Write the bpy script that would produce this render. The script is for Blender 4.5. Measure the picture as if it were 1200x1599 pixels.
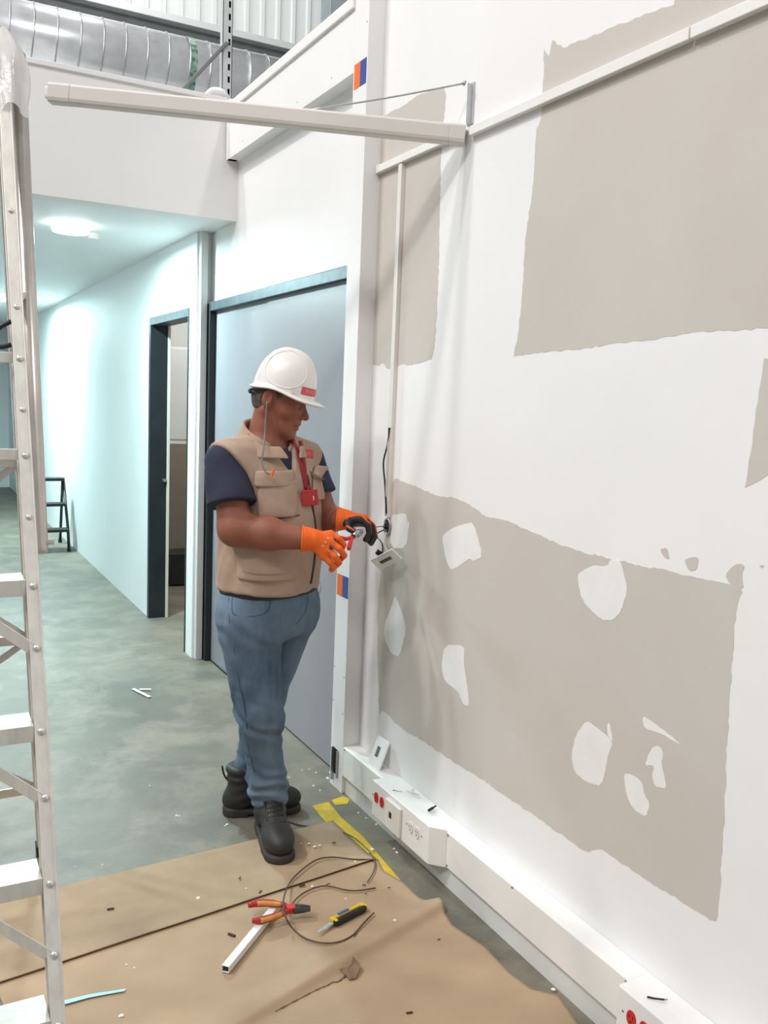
import bpy, math, random
import numpy as np
from mathutils import Matrix, Vector

random.seed(7)
rng = np.random.default_rng(7)
scene = bpy.context.scene
C = scene.collection
for o in list(bpy.data.objects):
    bpy.data.objects.remove(o, do_unlink=True)

# ------------------------------------------------------------------ camera
FPX = 1395.0
CAM_H = 1.565


def _n(v):
    v = np.array(v, float)
    return v / np.linalg.norm(v)


_Y = _n([-755, -198, FPX])
_Z = _n([460, -11580, -1395])
_Z = _n(_Z - _Y * (_Z @ _Y))
_X = np.cross(_Y, _Z)
ROT = np.array([_X, _Y, _Z])          # world = ROT @ camera (x right, y down, z forward)
EYE = np.array([0.0, 0.0, CAM_H])
cam_d = bpy.data.cameras.new('camera')
cam = bpy.data.objects.new('camera', cam_d)
C.objects.link(cam)
cam_d.sensor_fit = 'HORIZONTAL'
cam_d.sensor_width = 36.0
cam_d.lens = 36.0 * FPX / 1200.0
cam_d.clip_start = 0.02
m = Matrix.Identity(4)
for i in range(3):
    m[i][0] = ROT[i, 0]
    m[i][1] = -ROT[i, 1]
    m[i][2] = -ROT[i, 2]
    m[i][3] = EYE[i]
cam.matrix_world = m
scene.camera = cam

# ------------------------------------------------------------------ world, lights, exposure
world = bpy.data.worlds.new('hall_ambient')
scene.world = world
world.use_nodes = True
bg = world.node_tree.nodes['Background']
bg.inputs[0].default_value = (0.99, 0.99, 1.0, 1)
bg.inputs[1].default_value = 0.34
scene.view_settings.view_transform = 'Standard'
scene.view_settings.look = 'None'
scene.view_settings.gamma = 1.0
scene.view_settings.use_curve_mapping = False
scene.view_settings.exposure = 0.04


def high_bay_or_fill(loc, target, power, size, col):
    d = bpy.data.lights.new('high_bay_or_fill_lamp', 'AREA')
    d.shape = 'DISK'
    d.size = size
    d.energy = power
    d.color = col
    o = bpy.data.objects.new('high_bay_or_fill_lamp', d)
    o.location = loc
    o.rotation_euler = (Vector(target) - Vector(loc)).to_track_quat('-Z', 'Y').to_euler()
    C.objects.link(o)
    return o


high_bay_or_fill((-5.6, 6.5, 11.4), (1.0, 3.0, 0.5), 390, 0.6, (1.0, 0.975, 0.965))
high_bay_or_fill((-5.8, 5.0, 11.4), (1.0, 2.8, 0.5), 390, 0.6, (1.0, 0.975, 0.965))
for hx, hy, hw in ((-4.8, 1.0, 90), (-5.2, -1.6, 150), (-2.4, -2.4, 100), (-8.0, 0.4, 270)):  # unseen fill lamps added on the camera side, standing for further rows
    high_bay_or_fill((hx, hy, 9.0), (1.4, 1.8, 0.4), hw, 0.9, (1.0, 0.975, 0.965))
high_bay_or_fill((2.2, 7.6, 8.6), (2.0, 10.8, 5.5), 150, 0.8, (1.0, 0.99, 0.98))  # unseen lamp added to brighten the cladding and the duct
high_bay_or_fill((2.9, -1.5, 9.0), (1.0, 4.5, 2.0), 130, 0.5, (1.0, 0.985, 0.97))

# ------------------------------------------------------------------ projection helpers (photo measurement -> metres)


def ray(px, py):
    return ROT @ _n([px - 600, py - 800, FPX])


def on_floor(px, py, z=0.0):
    d = ray(px, py)
    return EYE + d * ((z - CAM_H) / d[2])


def on_x(px, py, x):
    d = ray(px, py)
    return EYE + d * (x / d[0])


def on_y(px, py, y):
    d = ray(px, py)
    return EYE + d * (y / d[1])


# ------------------------------------------------------------------ materials
MATS = {}


def lin(c):
    return tuple(((v / 255) / 12.92 if v <= 10 else (((v / 255) + 0.055) / 1.055) ** 2.4) for v in c)


def mat(name, col, rough=0.6, metal=0.0, var=0.0, vscale=6.0, col2=None, bump=0.0, bscale=60.0,
        spec=0.5, emit=None, estr=0.0, stretch=(1, 1, 1), detail=6.0, alpha=1.0, sheen=0.0, srgb=True):
    if name in MATS:
        return MATS[name]
    mt = bpy.data.materials.new(name)
    mt.use_nodes = True
    nt = mt.node_tree
    b = nt.nodes['Principled BSDF']
    c = lin(col) if srgb else col
    b.inputs['Base Color'].default_value = (*c, 1)
    b.inputs['Roughness'].default_value = rough
    b.inputs['Metallic'].default_value = metal
    b.inputs['Specular IOR Level'].default_value = spec
    if sheen:
        b.inputs['Sheen Weight'].default_value = sheen
    if alpha < 1:
        b.inputs['Alpha'].default_value = alpha
    if emit:
        b.inputs['Emission Color'].default_value = (*emit, 1)
        b.inputs['Emission Strength'].default_value = estr
    tc = nt.nodes.new('ShaderNodeTexCoord')
    mp = nt.nodes.new('ShaderNodeMapping')
    mp.inputs['Scale'].default_value = stretch
    nt.links.new(tc.outputs['Object'], mp.inputs['Vector'])
    if var or col2:
        n = nt.nodes.new('ShaderNodeTexNoise')
        n.inputs['Scale'].default_value = vscale
        n.inputs['Detail'].default_value = detail
        n.inputs['Roughness'].default_value = 0.62
        nt.links.new(mp.outputs['Vector'], n.inputs['Vector'])
        r = nt.nodes.new('ShaderNodeValToRGB')
        r.color_ramp.elements[0].position = 0.32
        r.color_ramp.elements[1].position = 0.68
        c2 = (lin(col2) if srgb else col2) if col2 else tuple(max(0, v * (1 - var)) for v in c)
        c1 = c if col2 else tuple(min(1, v * (1 + var)) for v in c)
        r.color_ramp.elements[0].color = (*c2, 1)
        r.color_ramp.elements[1].color = (*c1, 1)
        nt.links.new(n.outputs['Fac'], r.inputs['Fac'])
        nt.links.new(r.outputs['Color'], b.inputs['Base Color'])
    if bump:
        n2 = nt.nodes.new('ShaderNodeTexNoise')
        n2.inputs['Scale'].default_value = bscale
        n2.inputs['Detail'].default_value = 4
        nt.links.new(mp.outputs['Vector'], n2.inputs['Vector'])
        bp = nt.nodes.new('ShaderNodeBump')
        bp.inputs['Strength'].default_value = bump
        bp.inputs['Distance'].default_value = 0.004
        nt.links.new(n2.outputs['Fac'], bp.inputs['Height'])
        nt.links.new(bp.outputs['Normal'], b.inputs['Normal'])
    MATS[name] = mt
    return mt


M_WALL = mat('wall_paint', (236, 235, 234), 0.7, var=0.02, vscale=2.0, bump=0.05, bscale=40)
M_BARE = mat('bare_plasterboard', (203, 197, 190), 0.85, col2=(197, 190, 182), vscale=1.6, bump=0.06, bscale=120)
M_FILL = mat('joint_filler', (235, 234, 232), 0.8, var=0.03, vscale=14, bump=0.15, bscale=40)
M_CORR = mat('corridor_paint', (236, 239, 240), 0.6, var=0.015, vscale=1.5)
M_DOOR = mat('grey_door_laminate', (142, 142, 148), 0.42, var=0.03, vscale=3, stretch=(1, 1, .2))
M_BLACKF = mat('black_frame', (28, 34, 38), 0.4, var=0.2, vscale=8)
M_TRACK = mat('track_steel', (70, 84, 90), 0.45, metal=0.4, var=0.25, vscale=14)
M_PVC = mat('white_pvc', (236, 235, 232), 0.38, var=0.015, vscale=5)
M_PVC2 = mat('ivory_pvc', (226, 221, 216), 0.45, var=0.02, vscale=5)
M_GALV = mat('galvanised_steel', (176, 180, 182), 0.36, metal=0.85, var=0.14, vscale=30)
M_DUCT = mat('duct_sheet', (228, 231, 233), 0.24, metal=.6, var=0.14, vscale=7, bump=0.10, bscale=9, stretch=(1, 1, 1))
M_ALU = mat('ladder_aluminium', (222, 219, 211), 0.45, metal=0.35, var=0.10, vscale=16, stretch=(3, 3, .5))
M_ALU2 = mat('ladder_tube_aluminium', (196, 190, 184), 0.34, metal=0.6, var=0.12, vscale=10)
M_RIVET = mat('rivet_metal', (215, 213, 208), 0.3, metal=0.7, var=0.05)
M_CLAD = mat('cladding_sheet', (205, 210, 208), 0.5, metal=0.2, var=0.05, vscale=2, stretch=(1, 1, .1))
M_GIRT = mat('girt_steel', (128, 132, 132), 0.5, metal=0.4, var=0.1)
M_SCREW = mat('screw_steel', (120, 120, 118), 0.35, metal=0.9, var=0.1)
M_BLACK = mat('black_plastic', (26, 26, 27), 0.5, var=0.2, vscale=20)
M_RED = mat('red_plastic', (206, 38, 40), 0.45, var=0.06)
M_ORANGE_T = mat('orange_tape', (243, 110, 34), 0.5, var=0.03)
M_BLUE_T = mat('blue_tape', (48, 74, 150), 0.5, var=0.03)
M_CABLE = mat('brown_cable', (90, 70, 54), 0.55, var=0.2, vscale=30)
M_CRUMB = mat('plaster_crumb', (236, 234, 228), 0.9, var=0.06, vscale=60)

# concrete floor: grey-green slab with pale dust drifts
M_FLOOR = bpy.data.materials.new('concrete')
M_FLOOR.use_nodes = True
nt = M_FLOOR.node_tree
b = nt.nodes['Principled BSDF']
tc = nt.nodes.new('ShaderNodeTexCoord')
n1 = nt.nodes.new('ShaderNodeTexNoise'); n1.inputs['Scale'].default_value = 1.7; n1.inputs['Detail'].default_value = 9; n1.inputs['Roughness'].default_value = .65
n2 = nt.nodes.new('ShaderNodeTexNoise'); n2.inputs['Scale'].default_value = 3.2; n2.inputs['Detail'].default_value = 12; n2.inputs['Roughness'].default_value = .68; n2.inputs['Distortion'].default_value = .25
r1 = nt.nodes.new('ShaderNodeValToRGB'); r2 = nt.nodes.new('ShaderNodeValToRGB')
r1.color_ramp.elements[0].position = .35; r1.color_ramp.elements[1].position = .65
r1.color_ramp.elements[0].color = (*lin((97, 95, 85)), 1); r1.color_ramp.elements[1].color = (*lin((120, 115, 102)), 1)
r2.color_ramp.elements[0].position = .46; r2.color_ramp.elements[1].position = .70
r2.color_ramp.elements[0].color = (0, 0, 0, 1); r2.color_ramp.elements[1].color = (.62, .62, .62, 1)
mx = nt.nodes.new('ShaderNodeMixRGB'); mx.inputs[2].default_value = (*lin((158, 147, 129)), 1)
for n in (n1, n2):
    nt.links.new(tc.outputs['Object'], n.inputs['Vector'])
nt.links.new(n1.outputs['Fac'], r1.inputs['Fac']); nt.links.new(n2.outputs['Fac'], r2.inputs['Fac'])
nt.links.new(r1.outputs['Color'], mx.inputs[1]); nt.links.new(r2.outputs['Color'], mx.inputs[0])
nt.links.new(mx.outputs['Color'], b.inputs['Base Color'])
b.inputs['Roughness'].default_value = .5
bp = nt.nodes.new('ShaderNodeBump'); bp.inputs['Strength'].default_value = .08; bp.inputs['Distance'].default_value = .003
nt.links.new(n2.outputs['Fac'], bp.inputs['Height']); nt.links.new(bp.outputs['Normal'], b.inputs['Normal'])

# ------------------------------------------------------------------ mesh helpers


def frame(d):
    d = _n(d)
    a = np.array([0, 0, 1.0]) if abs(d[2]) < 0.9 else np.array([1.0, 0, 0])
    u = _n(np.cross(a, d))
    return u, np.cross(d, u), d


class MB:
    def __init__(s):
        s.v = []
        s.f = []
        s.m = []

    def add(s, vs, fs, mi=0):
        k = len(s.v)
        s.v += [tuple(map(float, p)) for p in vs]
        s.f += [tuple(int(i) + k for i in f) for f in fs]
        s.m += [mi] * len(fs)
        return s

    def box(s, lo, hi, mi=0):
        x0, y0, z0 = lo
        x1, y1, z1 = hi
        return s.hexa([(x0, y0, z0), (x1, y0, z0), (x1, y1, z0), (x0, y1, z0),
                       (x0, y0, z1), (x1, y0, z1), (x1, y1, z1), (x0, y1, z1)], mi)

    def hexa(s, p, mi=0):
        return s.add(p, [(0, 3, 2, 1), (4, 5, 6, 7), (0, 1, 5, 4), (1, 2, 6, 5), (2, 3, 7, 6), (3, 0, 4, 7)], mi)

    def bar(s, p0, p1, w, h, side=None, mi=0):
        """rectangular bar; w along side, h along the other normal"""
        p0 = np.array(p0, float); p1 = np.array(p1, float)
        d = _n(p1 - p0)
        if side is None:
            u, v, _ = frame(d)
        else:
            u = np.array(side, float); u = _n(u - d * (u @ d)); v = np.cross(d, u)
        c = []
        for p in (p0, p1):
            for a, b_ in ((-1, -1), (1, -1), (1, 1), (-1, 1)):
                c.append(p + u * a * w / 2 + v * b_ * h / 2)
        return s.hexa(c, mi)

    def cyl(s, p0, p1, r0, r1=None, n=16, mi=0):
        r1 = r0 if r1 is None else r1
        p0 = np.array(p0, float); p1 = np.array(p1, float)
        u, v, d = frame(p1 - p0)
        vs = []
        for p, r in ((p0, r0), (p1, r1)):
            for i in range(n):
                a = 2 * math.pi * i / n
                vs.append(p + r * (u * math.cos(a) + v * math.sin(a)))
        fs = [(i, (i + 1) % n, n + (i + 1) % n, n + i) for i in range(n)]
        fs += [tuple(range(n - 1, -1, -1)), tuple(range(n, 2 * n))]
        return s.add(vs, fs, mi)

    def tube(s, path, r, n=8, mi=0):
        P = [np.array(p, float) for p in path]
        k = len(P)
        rr = r if hasattr(r, '__len__') else [r] * k
        vs = []
        u = None
        for i, p in enumerate(P):
            d = _n(P[min(i + 1, k - 1)] - P[max(i - 1, 0)])
            if u is None:
                u, v, _ = frame(d)
            else:
                u = _n(u - d * (u @ d)); v = np.cross(d, u)
            for j in range(n):
                a = 2 * math.pi * j / n
                vs.append(p + rr[i] * (u * math.cos(a) + v * math.sin(a)))
        fs = []
        for i in range(k - 1):
            for j in range(n):
                fs.append((i * n + j, i * n + (j + 1) % n, (i + 1) * n + (j + 1) % n, (i + 1) * n + j))
        fs += [tuple(range(n - 1, -1, -1)), tuple(range((k - 1) * n, k * n))]
        return s.add(vs, fs, mi)

    def dome(s, c, d, r, h, n=12, rings=4, mi=0):
        u, v, d = frame(d)
        c = np.array(c, float)
        vs = []
        for k in range(rings):
            a = k / rings * math.pi / 2
            for i in range(n):
                t = 2 * math.pi * i / n
                vs.append(c + d * h * math.sin(a) + r * math.cos(a) * (u * math.cos(t) + v * math.sin(t)))
        vs.append(c + d * h)
        fs = []
        for k in range(rings - 1):
            for i in range(n):
                fs.append((k * n + i, k * n + (i + 1) % n, (k + 1) * n + (i + 1) % n, (k + 1) * n + i))
        for i in range(n):
            fs.append(((rings - 1) * n + i, (rings - 1) * n + (i + 1) % n, rings * n))
        fs.append(tuple(range(n - 1, -1, -1)))
        return s.add(vs, fs, mi)

    def prism(s, pts, off, mi=0):
        """polygon pts (3D) extruded by off"""
        n = len(pts)
        off = np.array(off, float)
        a = [np.array(p, float) for p in pts]
        vs = a + [p + off for p in a]
        fs = [tuple(range(n - 1, -1, -1)), tuple(range(n, 2 * n))]
        fs += [(i, (i + 1) % n, n + (i + 1) % n, n + i) for i in range(n)]
        return s.add(vs, fs, mi)

    def build(s, name, mats, parent=None, bevel=0.0, smooth=False, local=False, seg=2, fix=True):
        me = bpy.data.meshes.new(name)
        vs = np.array(s.v, float)
        if parent is not None and not local:
            vs = to_local(parent, vs)
        me.from_pydata(vs.tolist(), [], s.f)
        if not isinstance(mats, (list, tuple)):
            mats = [mats]
        for mm in mats:
            me.materials.append(mm)
        if any(s.m):
            me.polygons.foreach_set('material_index', s.m)
        if smooth:
            me.polygons.foreach_set('use_smooth', [True] * len(s.f))
        me.update()
        if fix:
            import bmesh
            bm = bmesh.new(); bm.from_mesh(me)
            bmesh.ops.recalc_face_normals(bm, faces=bm.faces)
            bm.to_mesh(me); bm.free()
        o = bpy.data.objects.new(name, me)
        C.objects.link(o)
        if parent is not None:
            o.parent = parent
        if bevel:
            md = o.modifiers.new('bevel', 'BEVEL')
            md.width = bevel
            md.segments = seg
            md.limit_method = 'ANGLE'
            md.angle_limit = math.radians(40)
        return o


def chain_matrix(o):
    mtx = Matrix.Translation(o.location) @ o.rotation_euler.to_matrix().to_4x4()
    return chain_matrix(o.parent) @ mtx if o.parent else mtx


def to_local(parent, vs):
    mi = np.array(chain_matrix(parent).inverted())
    return vs @ mi[:3, :3].T + mi[:3, 3]


def thing(name, label, cat, loc=(0, 0, 0), rotz=0.0, group=None):
    o = bpy.data.objects.new(name, None)
    C.objects.link(o)
    o.location = loc
    o.rotation_euler = (0, 0, rotz)
    o.empty_display_size = 0.1
    return tag(o, label, cat, group)


def tag(o, label, cat, group=None):
    o['label'] = label
    o['category'] = cat
    if group:
        o['group'] = group
    return o


def struct(o, label=None):
    o['kind'] = 'structure'
    if label:
        o['label'] = label
    return o


def copy_part(o, name, parent, dloc):
    c = o.copy()
    c.name = name
    C.objects.link(c)
    c.parent = parent
    c.location = Vector(o.location) + Vector(dloc)
    return c


def box(name, lo, hi, mt, parent=None, bevel=0.0):
    return MB().box(lo, hi).build(name, mt, parent, bevel)


def catmull(pts, n=8):
    P = [np.array(p, float) for p in pts]
    P = [2 * P[0] - P[1]] + P + [2 * P[-1] - P[-2]]
    out = []
    for i in range(1, len(P) - 2):
        for k in range(n):
            t = k / n
            a, b_, c, d = P[i - 1], P[i], P[i + 1], P[i + 2]
            out.append(.5 * ((2 * b_) + (-a + c) * t + (2 * a - 5 * b_ + 4 * c - d) * t * t + (-a + 3 * b_ - 3 * c + d) * t ** 3))
    out.append(P[-2])
    return out


# ================================================================== THE SETTING
XW = 1.60      # patched plasterboard wall
XT = 1.53      # face of pillar and floor raceway
XD = 1.595     # door wall
XC = 1.51      # corridor wall
floor = struct(MB().add([(-5, -3, 0), (7, -3, 0), (7, 17, 0), (-5, 17, 0)], [(0, 1, 2, 3)]).build('floor', M_FLOOR))
wall = struct(box('wall_right', (XW, -1.8, 0), (XW + .12, 3.14, 3.9), M_WALL))


def ragged(poly, amp, step):
    out = []
    n = len(poly)
    for i in range(n):
        a = np.array(poly[i]); c = np.array(poly[(i + 1) % n])
        L = np.linalg.norm(c - a)
        k = max(1, int(L / step))
        nrm = np.array([-(c - a)[1], (c - a)[0]]) / max(L, 1e-6)
        for j in range(k):
            t = j / k
            w = 0 if j == 0 else random.uniform(-1, 1) * amp
            out.append(a + (c - a) * t + nrm * w)
    return out


def chaikin(poly):
    out = []
    for i in range(len(poly)):
        a, c = np.array(poly[i]), np.array(poly[(i + 1) % len(poly)])
        out += [a * .82 + c * .18, a * .18 + c * .82]
    return out


def wall_patch(name, pix, mt, thick, amp=.003, step=.012, extra=None):
    poly = chaikin([on_x(px, py, XW)[1:] for px, py in pix] + (extra or []))
    pts = ragged(poly, amp, step)
    return MB().prism([(XW, p[0], p[1]) for p in pts], (-thick, 0, 0)).build(name, mt, wall)


# bare board areas
A = [(803, 557), (850, 551), (900, 546), (943, 540), (985, 534), (1025, 531), (1083, 519), (1200, 513)]
Aup = [(1055, -4), (1053, 8), (1033, 13), (1000, 27), (973, 37), (947, 47), (910, 63), (880, 75), (863, 63), (858, 88), (850, 77), (850, 110),
       (847, 147), (845, 187), (838, 203), (832, 300), (821, 373), (818, 437), (809, 525)]
pA = [on_x(*p, XW)[1:] for p in A] + [np.array([.6, 1.76]), np.array([.6, 3.3]), np.array([1.62, 3.3])] + [on_x(*p, XW)[1:] for p in Aup]
MB().prism([(XW, p[0], p[1]) for p in ragged(pA, .003, .014)], (-.0006, 0, 0)).build('bare_board', M_BARE, wall)
pB = [(699, 134), (675, 141), (652, 150), (630, 166), (612, 174), (594, 186), (590, 258), (585, 420), (581, 569), (592, 572), (598, 566), (605, 577), (617, 575),
      (628, 568), (640, 572), (660, 566), (678, 560), (684, 467), (687, 350), (689, 228)]
wall_patch('bare_board', pB, M_BARE, .0006)
pC = [(613, 745), (650, 760), (685, 776), (707, 776), (737, 790), (761, 808), (794, 814), (842, 836), (891, 857), (945, 871), (990, 881), (1037, 890), (1090, 902),
      (1135, 911), (1162, 920), (1151, 947), (1146, 1006), (1140, 1087), (1136, 1165), (1133, 1250), (1128, 1335), (1123, 1420), (1118, 1443),
      (1070, 1411), (1019, 1380), (1002, 1369), (953, 1335), (938, 1325), (917, 1332), (890, 1312), (852, 1286), (800, 1250), (744, 1211), (708, 1190), (665, 1160), (624, 1136),
      (598, 1108), (592, 1119), (590, 1006), (590, 947), (595, 890), (606, 800)]
wall_patch('bare_board', pC, M_BARE, .0006)
pD = [(1194, 560), (1186, 610), (1176, 690), (1164, 762), (1200, 742)]
polyD = [on_x(*p, XW)[1:] for p in pD] + [np.array([1.0, 1.2]), np.array([1.0, 1.66])]
MB().prism([(XW, p[0], p[1]) for p in ragged(polyD, .002, .02)], (-.0006, 0, 0)).build('bare_board', M_BARE, wall)
for q in ([(1031, 858), (1042, 855), (1047, 874), (1038, 871)], [(1069, 875), (1080, 870), (1092, 871), (1089, 890), (1078, 893)],
          [(1148, 882), (1158, 880), (1164, 885), (1159, 896), (1163, 921), (1140, 912), (1133, 898)], [(1186, 884), (1194, 882), (1192, 888)]):
    wall_patch('bare_spot', q, M_BARE, .0008, .001, .006)
for q in ([(635, 802), (637, 815), (640, 816), (635, 856), (611, 857), (610, 805)],
          [(691, 839), (698, 831), (710, 824), (725, 819), (740, 816), (755, 870), (740, 877), (734, 872), (718, 885), (705, 891), (697, 875)],
          [(617, 930), (622, 940), (630, 962), (635, 984), (625, 1026), (612, 1022), (600, 995), (602, 972), (612, 950)],
          [(695, 1007), (726, 1009), (725, 1037), (730, 1070), (734, 1102), (725, 1102), (716, 1080), (696, 1065), (690, 1045)],
          [(902, 899), (912, 891), (928, 883), (940, 885), (951, 883), (953, 875), (969, 875), (976, 900), (981, 921), (972, 953), (959, 969), (940, 969), (909, 937)],
          [(917, 1125), (934, 1138), (948, 1149), (958, 1162), (951, 1179), (941, 1229), (917, 1222), (897, 1205), (893, 1179), (900, 1148)],
          [(1004, 1118), (1020, 1128), (1038, 1142), (1067, 1165), (1036, 1147), (1007, 1138)],
          [(1019, 1168), (1026, 1165), (1033, 1168), (1037, 1179), (1034, 1193), (1043, 1233), (1024, 1229), (1019, 1210), (1023, 1196), (1007, 1196)],
          [(975, 1209), (985, 1209), (1004, 1222), (1007, 1241), (1016, 1256), (1010, 1277), (990, 1264), (979, 1241)],
          [(949, 1130), (953, 1130), (958, 1160), (950, 1150)]):
    wall_patch('filler_patch', q, M_FILL, .0012, .0012, .008)

# pillar at the end of the patched wall, with the two colour marks
pillar = struct(MB().prism([(XT, 3.085, 0), (XT, 3.20, 0), (1.70, 3.20, 0), (1.70, 3.14, 0), (XW, 3.14, 0), (XW, 3.085, 0)], (0, 0, 3.9)).build('wall_pillar', M_WALL, bevel=.002))
for z0, z1, ya, yb in ((2.735, 2.825, 3.09, 3.19), (.80, .885, 3.09, 3.19)):
    ym = (ya + yb) / 2
    box('blue_mark', (XT - .0012, ya, z0), (XT, ym, z1), M_BLUE_T, pillar)
    box('orange_mark', (XT - .0012, ym, z0), (XT, yb, z1), M_ORANGE_T, pillar)
for yy, zz in ((3.19, .50), (3.10, .48), (3.19, .36), (3.10, .33), (3.19, 1.15), (3.10, 1.12), (3.10, 2.95), (3.10, 2.62)):
    MB().dome((XT, yy, zz), (-1, 0, 0), .0035, .0015, 8, 2).build('screw_head', M_SCREW, pillar)
# shade in the pillar-foot notch as a black plate, with the bent stud ends
box('notch_shade', (XT - .0015, 3.125, .06), (XT + .0005, 3.175, .165), M_BLACK, pillar)
box('stud_flange', (XT - .012, 3.165, .03), (XT - .001, 3.170, .17), M_GALV, pillar)
box('stud_flange', (XT - .009, 3.124, .05), (XT - .001, 3.128, .165), M_GALV, pillar)

# wall over the sliding doors with the projecting top band
dw = struct(box('wall_door_side', (XD, 3.20, 2.105), (1.70, 5.17, 2.83), M_WALL))
box('top_band', (XT, 3.20, 2.80), (1.70, 4.70, 3.06), M_WALL, dw, .002)
box('band_lip', (XT - .012, 3.20, 3.03), (1.70, 4.70, 3.075), M_WALL, dw, .004)
box('band_end_strip', (XT - .004, 4.66, 2.80), (XT + .05, 4.706, 3.10), M_WALL, dw, .002)
for yy in (3.4, 3.75, 4.1, 4.45):
    MB().dome((XT, yy, 2.84), (-1, 0, 0), .003, .0015, 8, 2).build('screw_head', M_SCREW, dw)
header = struct(box('wall_header', (-1.6, 4.713, 2.50), (XD + .1, 4.83, 3.10), M_WALL))
box('header_cap', (-1.6, 4.70, 3.09), (1.53, 4.845, 3.115), M_WALL, header, .003)

# corridor shell
ceil_ = struct(box('ceiling', (-1.6, 4.83, 2.50), (XD + .1, 16.1, 2.58), M_CORR))
cw = struct(MB().box((XC, 5.15, 0), (XC + .105, 5.285, 2.50)).box((XC, 6.245, 0), (XC + .105, 16, 2.50)).box((XC, 5.285, 2.085), (XC + .105, 6.245, 2.50))
            .build('wall_corridor', M_CORR))
struct(box('wall_corridor_left', (-1.4, 4.83, 0), (-1.3, 16, 2.50), M_CORR))
struct(box('wall_corridor_end', (-1.3, 15.5, 0), (XC, 15.6, 2.50), M_CORR))
post = struct(box('trim_1', (XC + .012, 5.10, 0), (XC + .05, 5.15, 2.50), mat('post_paint', (205, 205, 203), .6, var=.03), None, .002))

# corridor doorway, black lining
dr = struct(MB().box((XC - .006, 6.20, 0), (XC + .112, 6.246, 2.086)).build('door_2', M_BLACKF, bevel=.002))
box('frame_head', (XC - .006, 5.284, 2.035), (XC + .112, 6.20, 2.086), M_TRACK, dr, .002)
box('frame_jamb', (XC - .006, 5.284, 0), (XC + .112, 5.30, 2.035), M_BLACKF, dr, .002)
box('door_stop', (XC + .112, 6.185, 0), (XC + .13, 6.246, 2.06), mat('stop_timber', (205, 196, 184), .6, var=.04), dr, .002)
MB().cyl((XC + .095, 6.20, .98), (XC + .095, 6.175, .98), .012, n=12).build('latch', M_GALV, dr)

# room behind the corridor doorway
M_ROOM = mat('store_room_paint', (188, 190, 188), .7, var=.03)
struct(box('wall_room_back', (1.62, 8.0, 0), (4.2, 8.1, 3.0), M_ROOM))
struct(box('wall_room_side', (4.1, 5.2, 0), (4.2, 8.0, 3.0), M_ROOM))
struct(box('wall_room_front', (1.72, 5.18, 0), (4.1, 5.25, 3.0), M_ROOM))
struct(box('ceiling_room', (1.62, 5.18, 2.95), (4.2, 8.1, 3.0), M_ROOM))

rl = bpy.data.lights.new('room_fill_light', 'POINT'); rl.energy = 60; rl.shadow_soft_size = .1; rl.color = (1, .97, .92)  # unseen fill light added to brighten the room
ro = bpy.data.objects.new('room_fill_light', rl); ro.location = (2.9, 6.6, 2.6); C.objects.link(ro)

# hall behind: ribbed cladding, girt, corner post
prof = []
x = -3.0
while x < 5.0:
    prof += [(x, 0), (x + .13, 0), (x + .145, .03), (x + .185, .03), (x + .2, 0)]
    x += .2
mb = MB()
vs = []
for px_, dy in prof:
    vs += [(px_, 10.9 - dy, 2.6), (px_, 10.9 - dy, 9.0)]
mb.add(vs, [(2 * i, 2 * i + 2, 2 * i + 3, 2 * i + 1) for i in range(len(prof) - 1)])
clad = struct(mb.build('wall_hall_back', M_CLAD))
struct(MB().box((4.72, 10.6, 0), (5.05, 10.88, 9.0)).build('wall_hall_post', mat('hall_post', (150, 160, 166), .5, metal=.3, var=.1), bevel=.01))
struct(MB().box((5.05, 10.3, 0), (7.0, 10.4, 9.0)).build('wall_hall_side', mat('hall_dark_sheet', (112, 110, 104), .6, var=.1)))
g = thing('steel_girt', 'long grey steel girt running across the ribbed hall cladding behind the duct', 'beam', (1, 10.8, 5.6))
box('web', (-3, 10.78, 5.48), (4.72, 10.84, 5.78), M_GIRT, g)
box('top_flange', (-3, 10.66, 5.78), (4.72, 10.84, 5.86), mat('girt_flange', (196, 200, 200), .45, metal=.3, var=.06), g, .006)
box('bottom_flange', (-3, 10.70, 5.44), (4.72, 10.84, 5.48), M_GIRT, g, .006)

# ================================================================== SLIDING DOORS
sd = struct(MB().box((XD - .03, 5.06, 0), (XD + .05, 5.155, 2.10)).build('door_1', M_BLACKF, bevel=.003), 'pair of grey sliding doors in a black frame behind the worker')
box('door_panel', (XD + .006, 4.232, .006), (XD + .04, 5.06, 2.065), M_DOOR, sd, .003)
box('door_panel', (XD, 3.21, .006), (XD + .036, 4.226, 2.065), M_DOOR, sd, .003)
box('top_track', (XD - .028, 3.205, 2.055), (XD + .05, 5.07, 2.106), M_TRACK, sd, .003)
box('floor_gap_shade', (XD + .002, 3.21, 0), (XD + .03, 5.06, .006), M_BLACK, sd)  # black strip stands in for the shade under the doors
MB().cyl((XD + .001, 3.52, 1.06 - .30), (XD - .002, 3.52, .76), .03, n=20).build('finger_pull', M_DOOR, sd, .001)

# ================================================================== CORRIDOR FITTINGS
lamp_em = mat('lamp_diffuser', (255, 255, 255), .4, emit=(.85, 1.0, 1.0), estr=12)


def round_lamp(loc, label, power):
    x, y, z = loc
    t = thing('ceiling_light', label, 'light', loc, group='round lights on the corridor ceiling')
    MB().cyl((x, y, z), (x, y, z - .02), .10, n=32).build('base', M_PVC, t, .003)
    MB().cyl((x, y, z - .02), (x, y, z - .045), .105, .097, n=32).build('diffuser', lamp_em, t)
    d = bpy.data.lights.new('lamp_glow', 'AREA')
    d.shape = 'DISK'
    d.size = .19
    d.energy = power
    d.color = (.72, 1.0, 1.03)
    o = bpy.data.objects.new('lamp_glow', d)
    C.objects.link(o)
    o.parent = t
    o.location = (0, 0, -.05)
    return t


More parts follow.
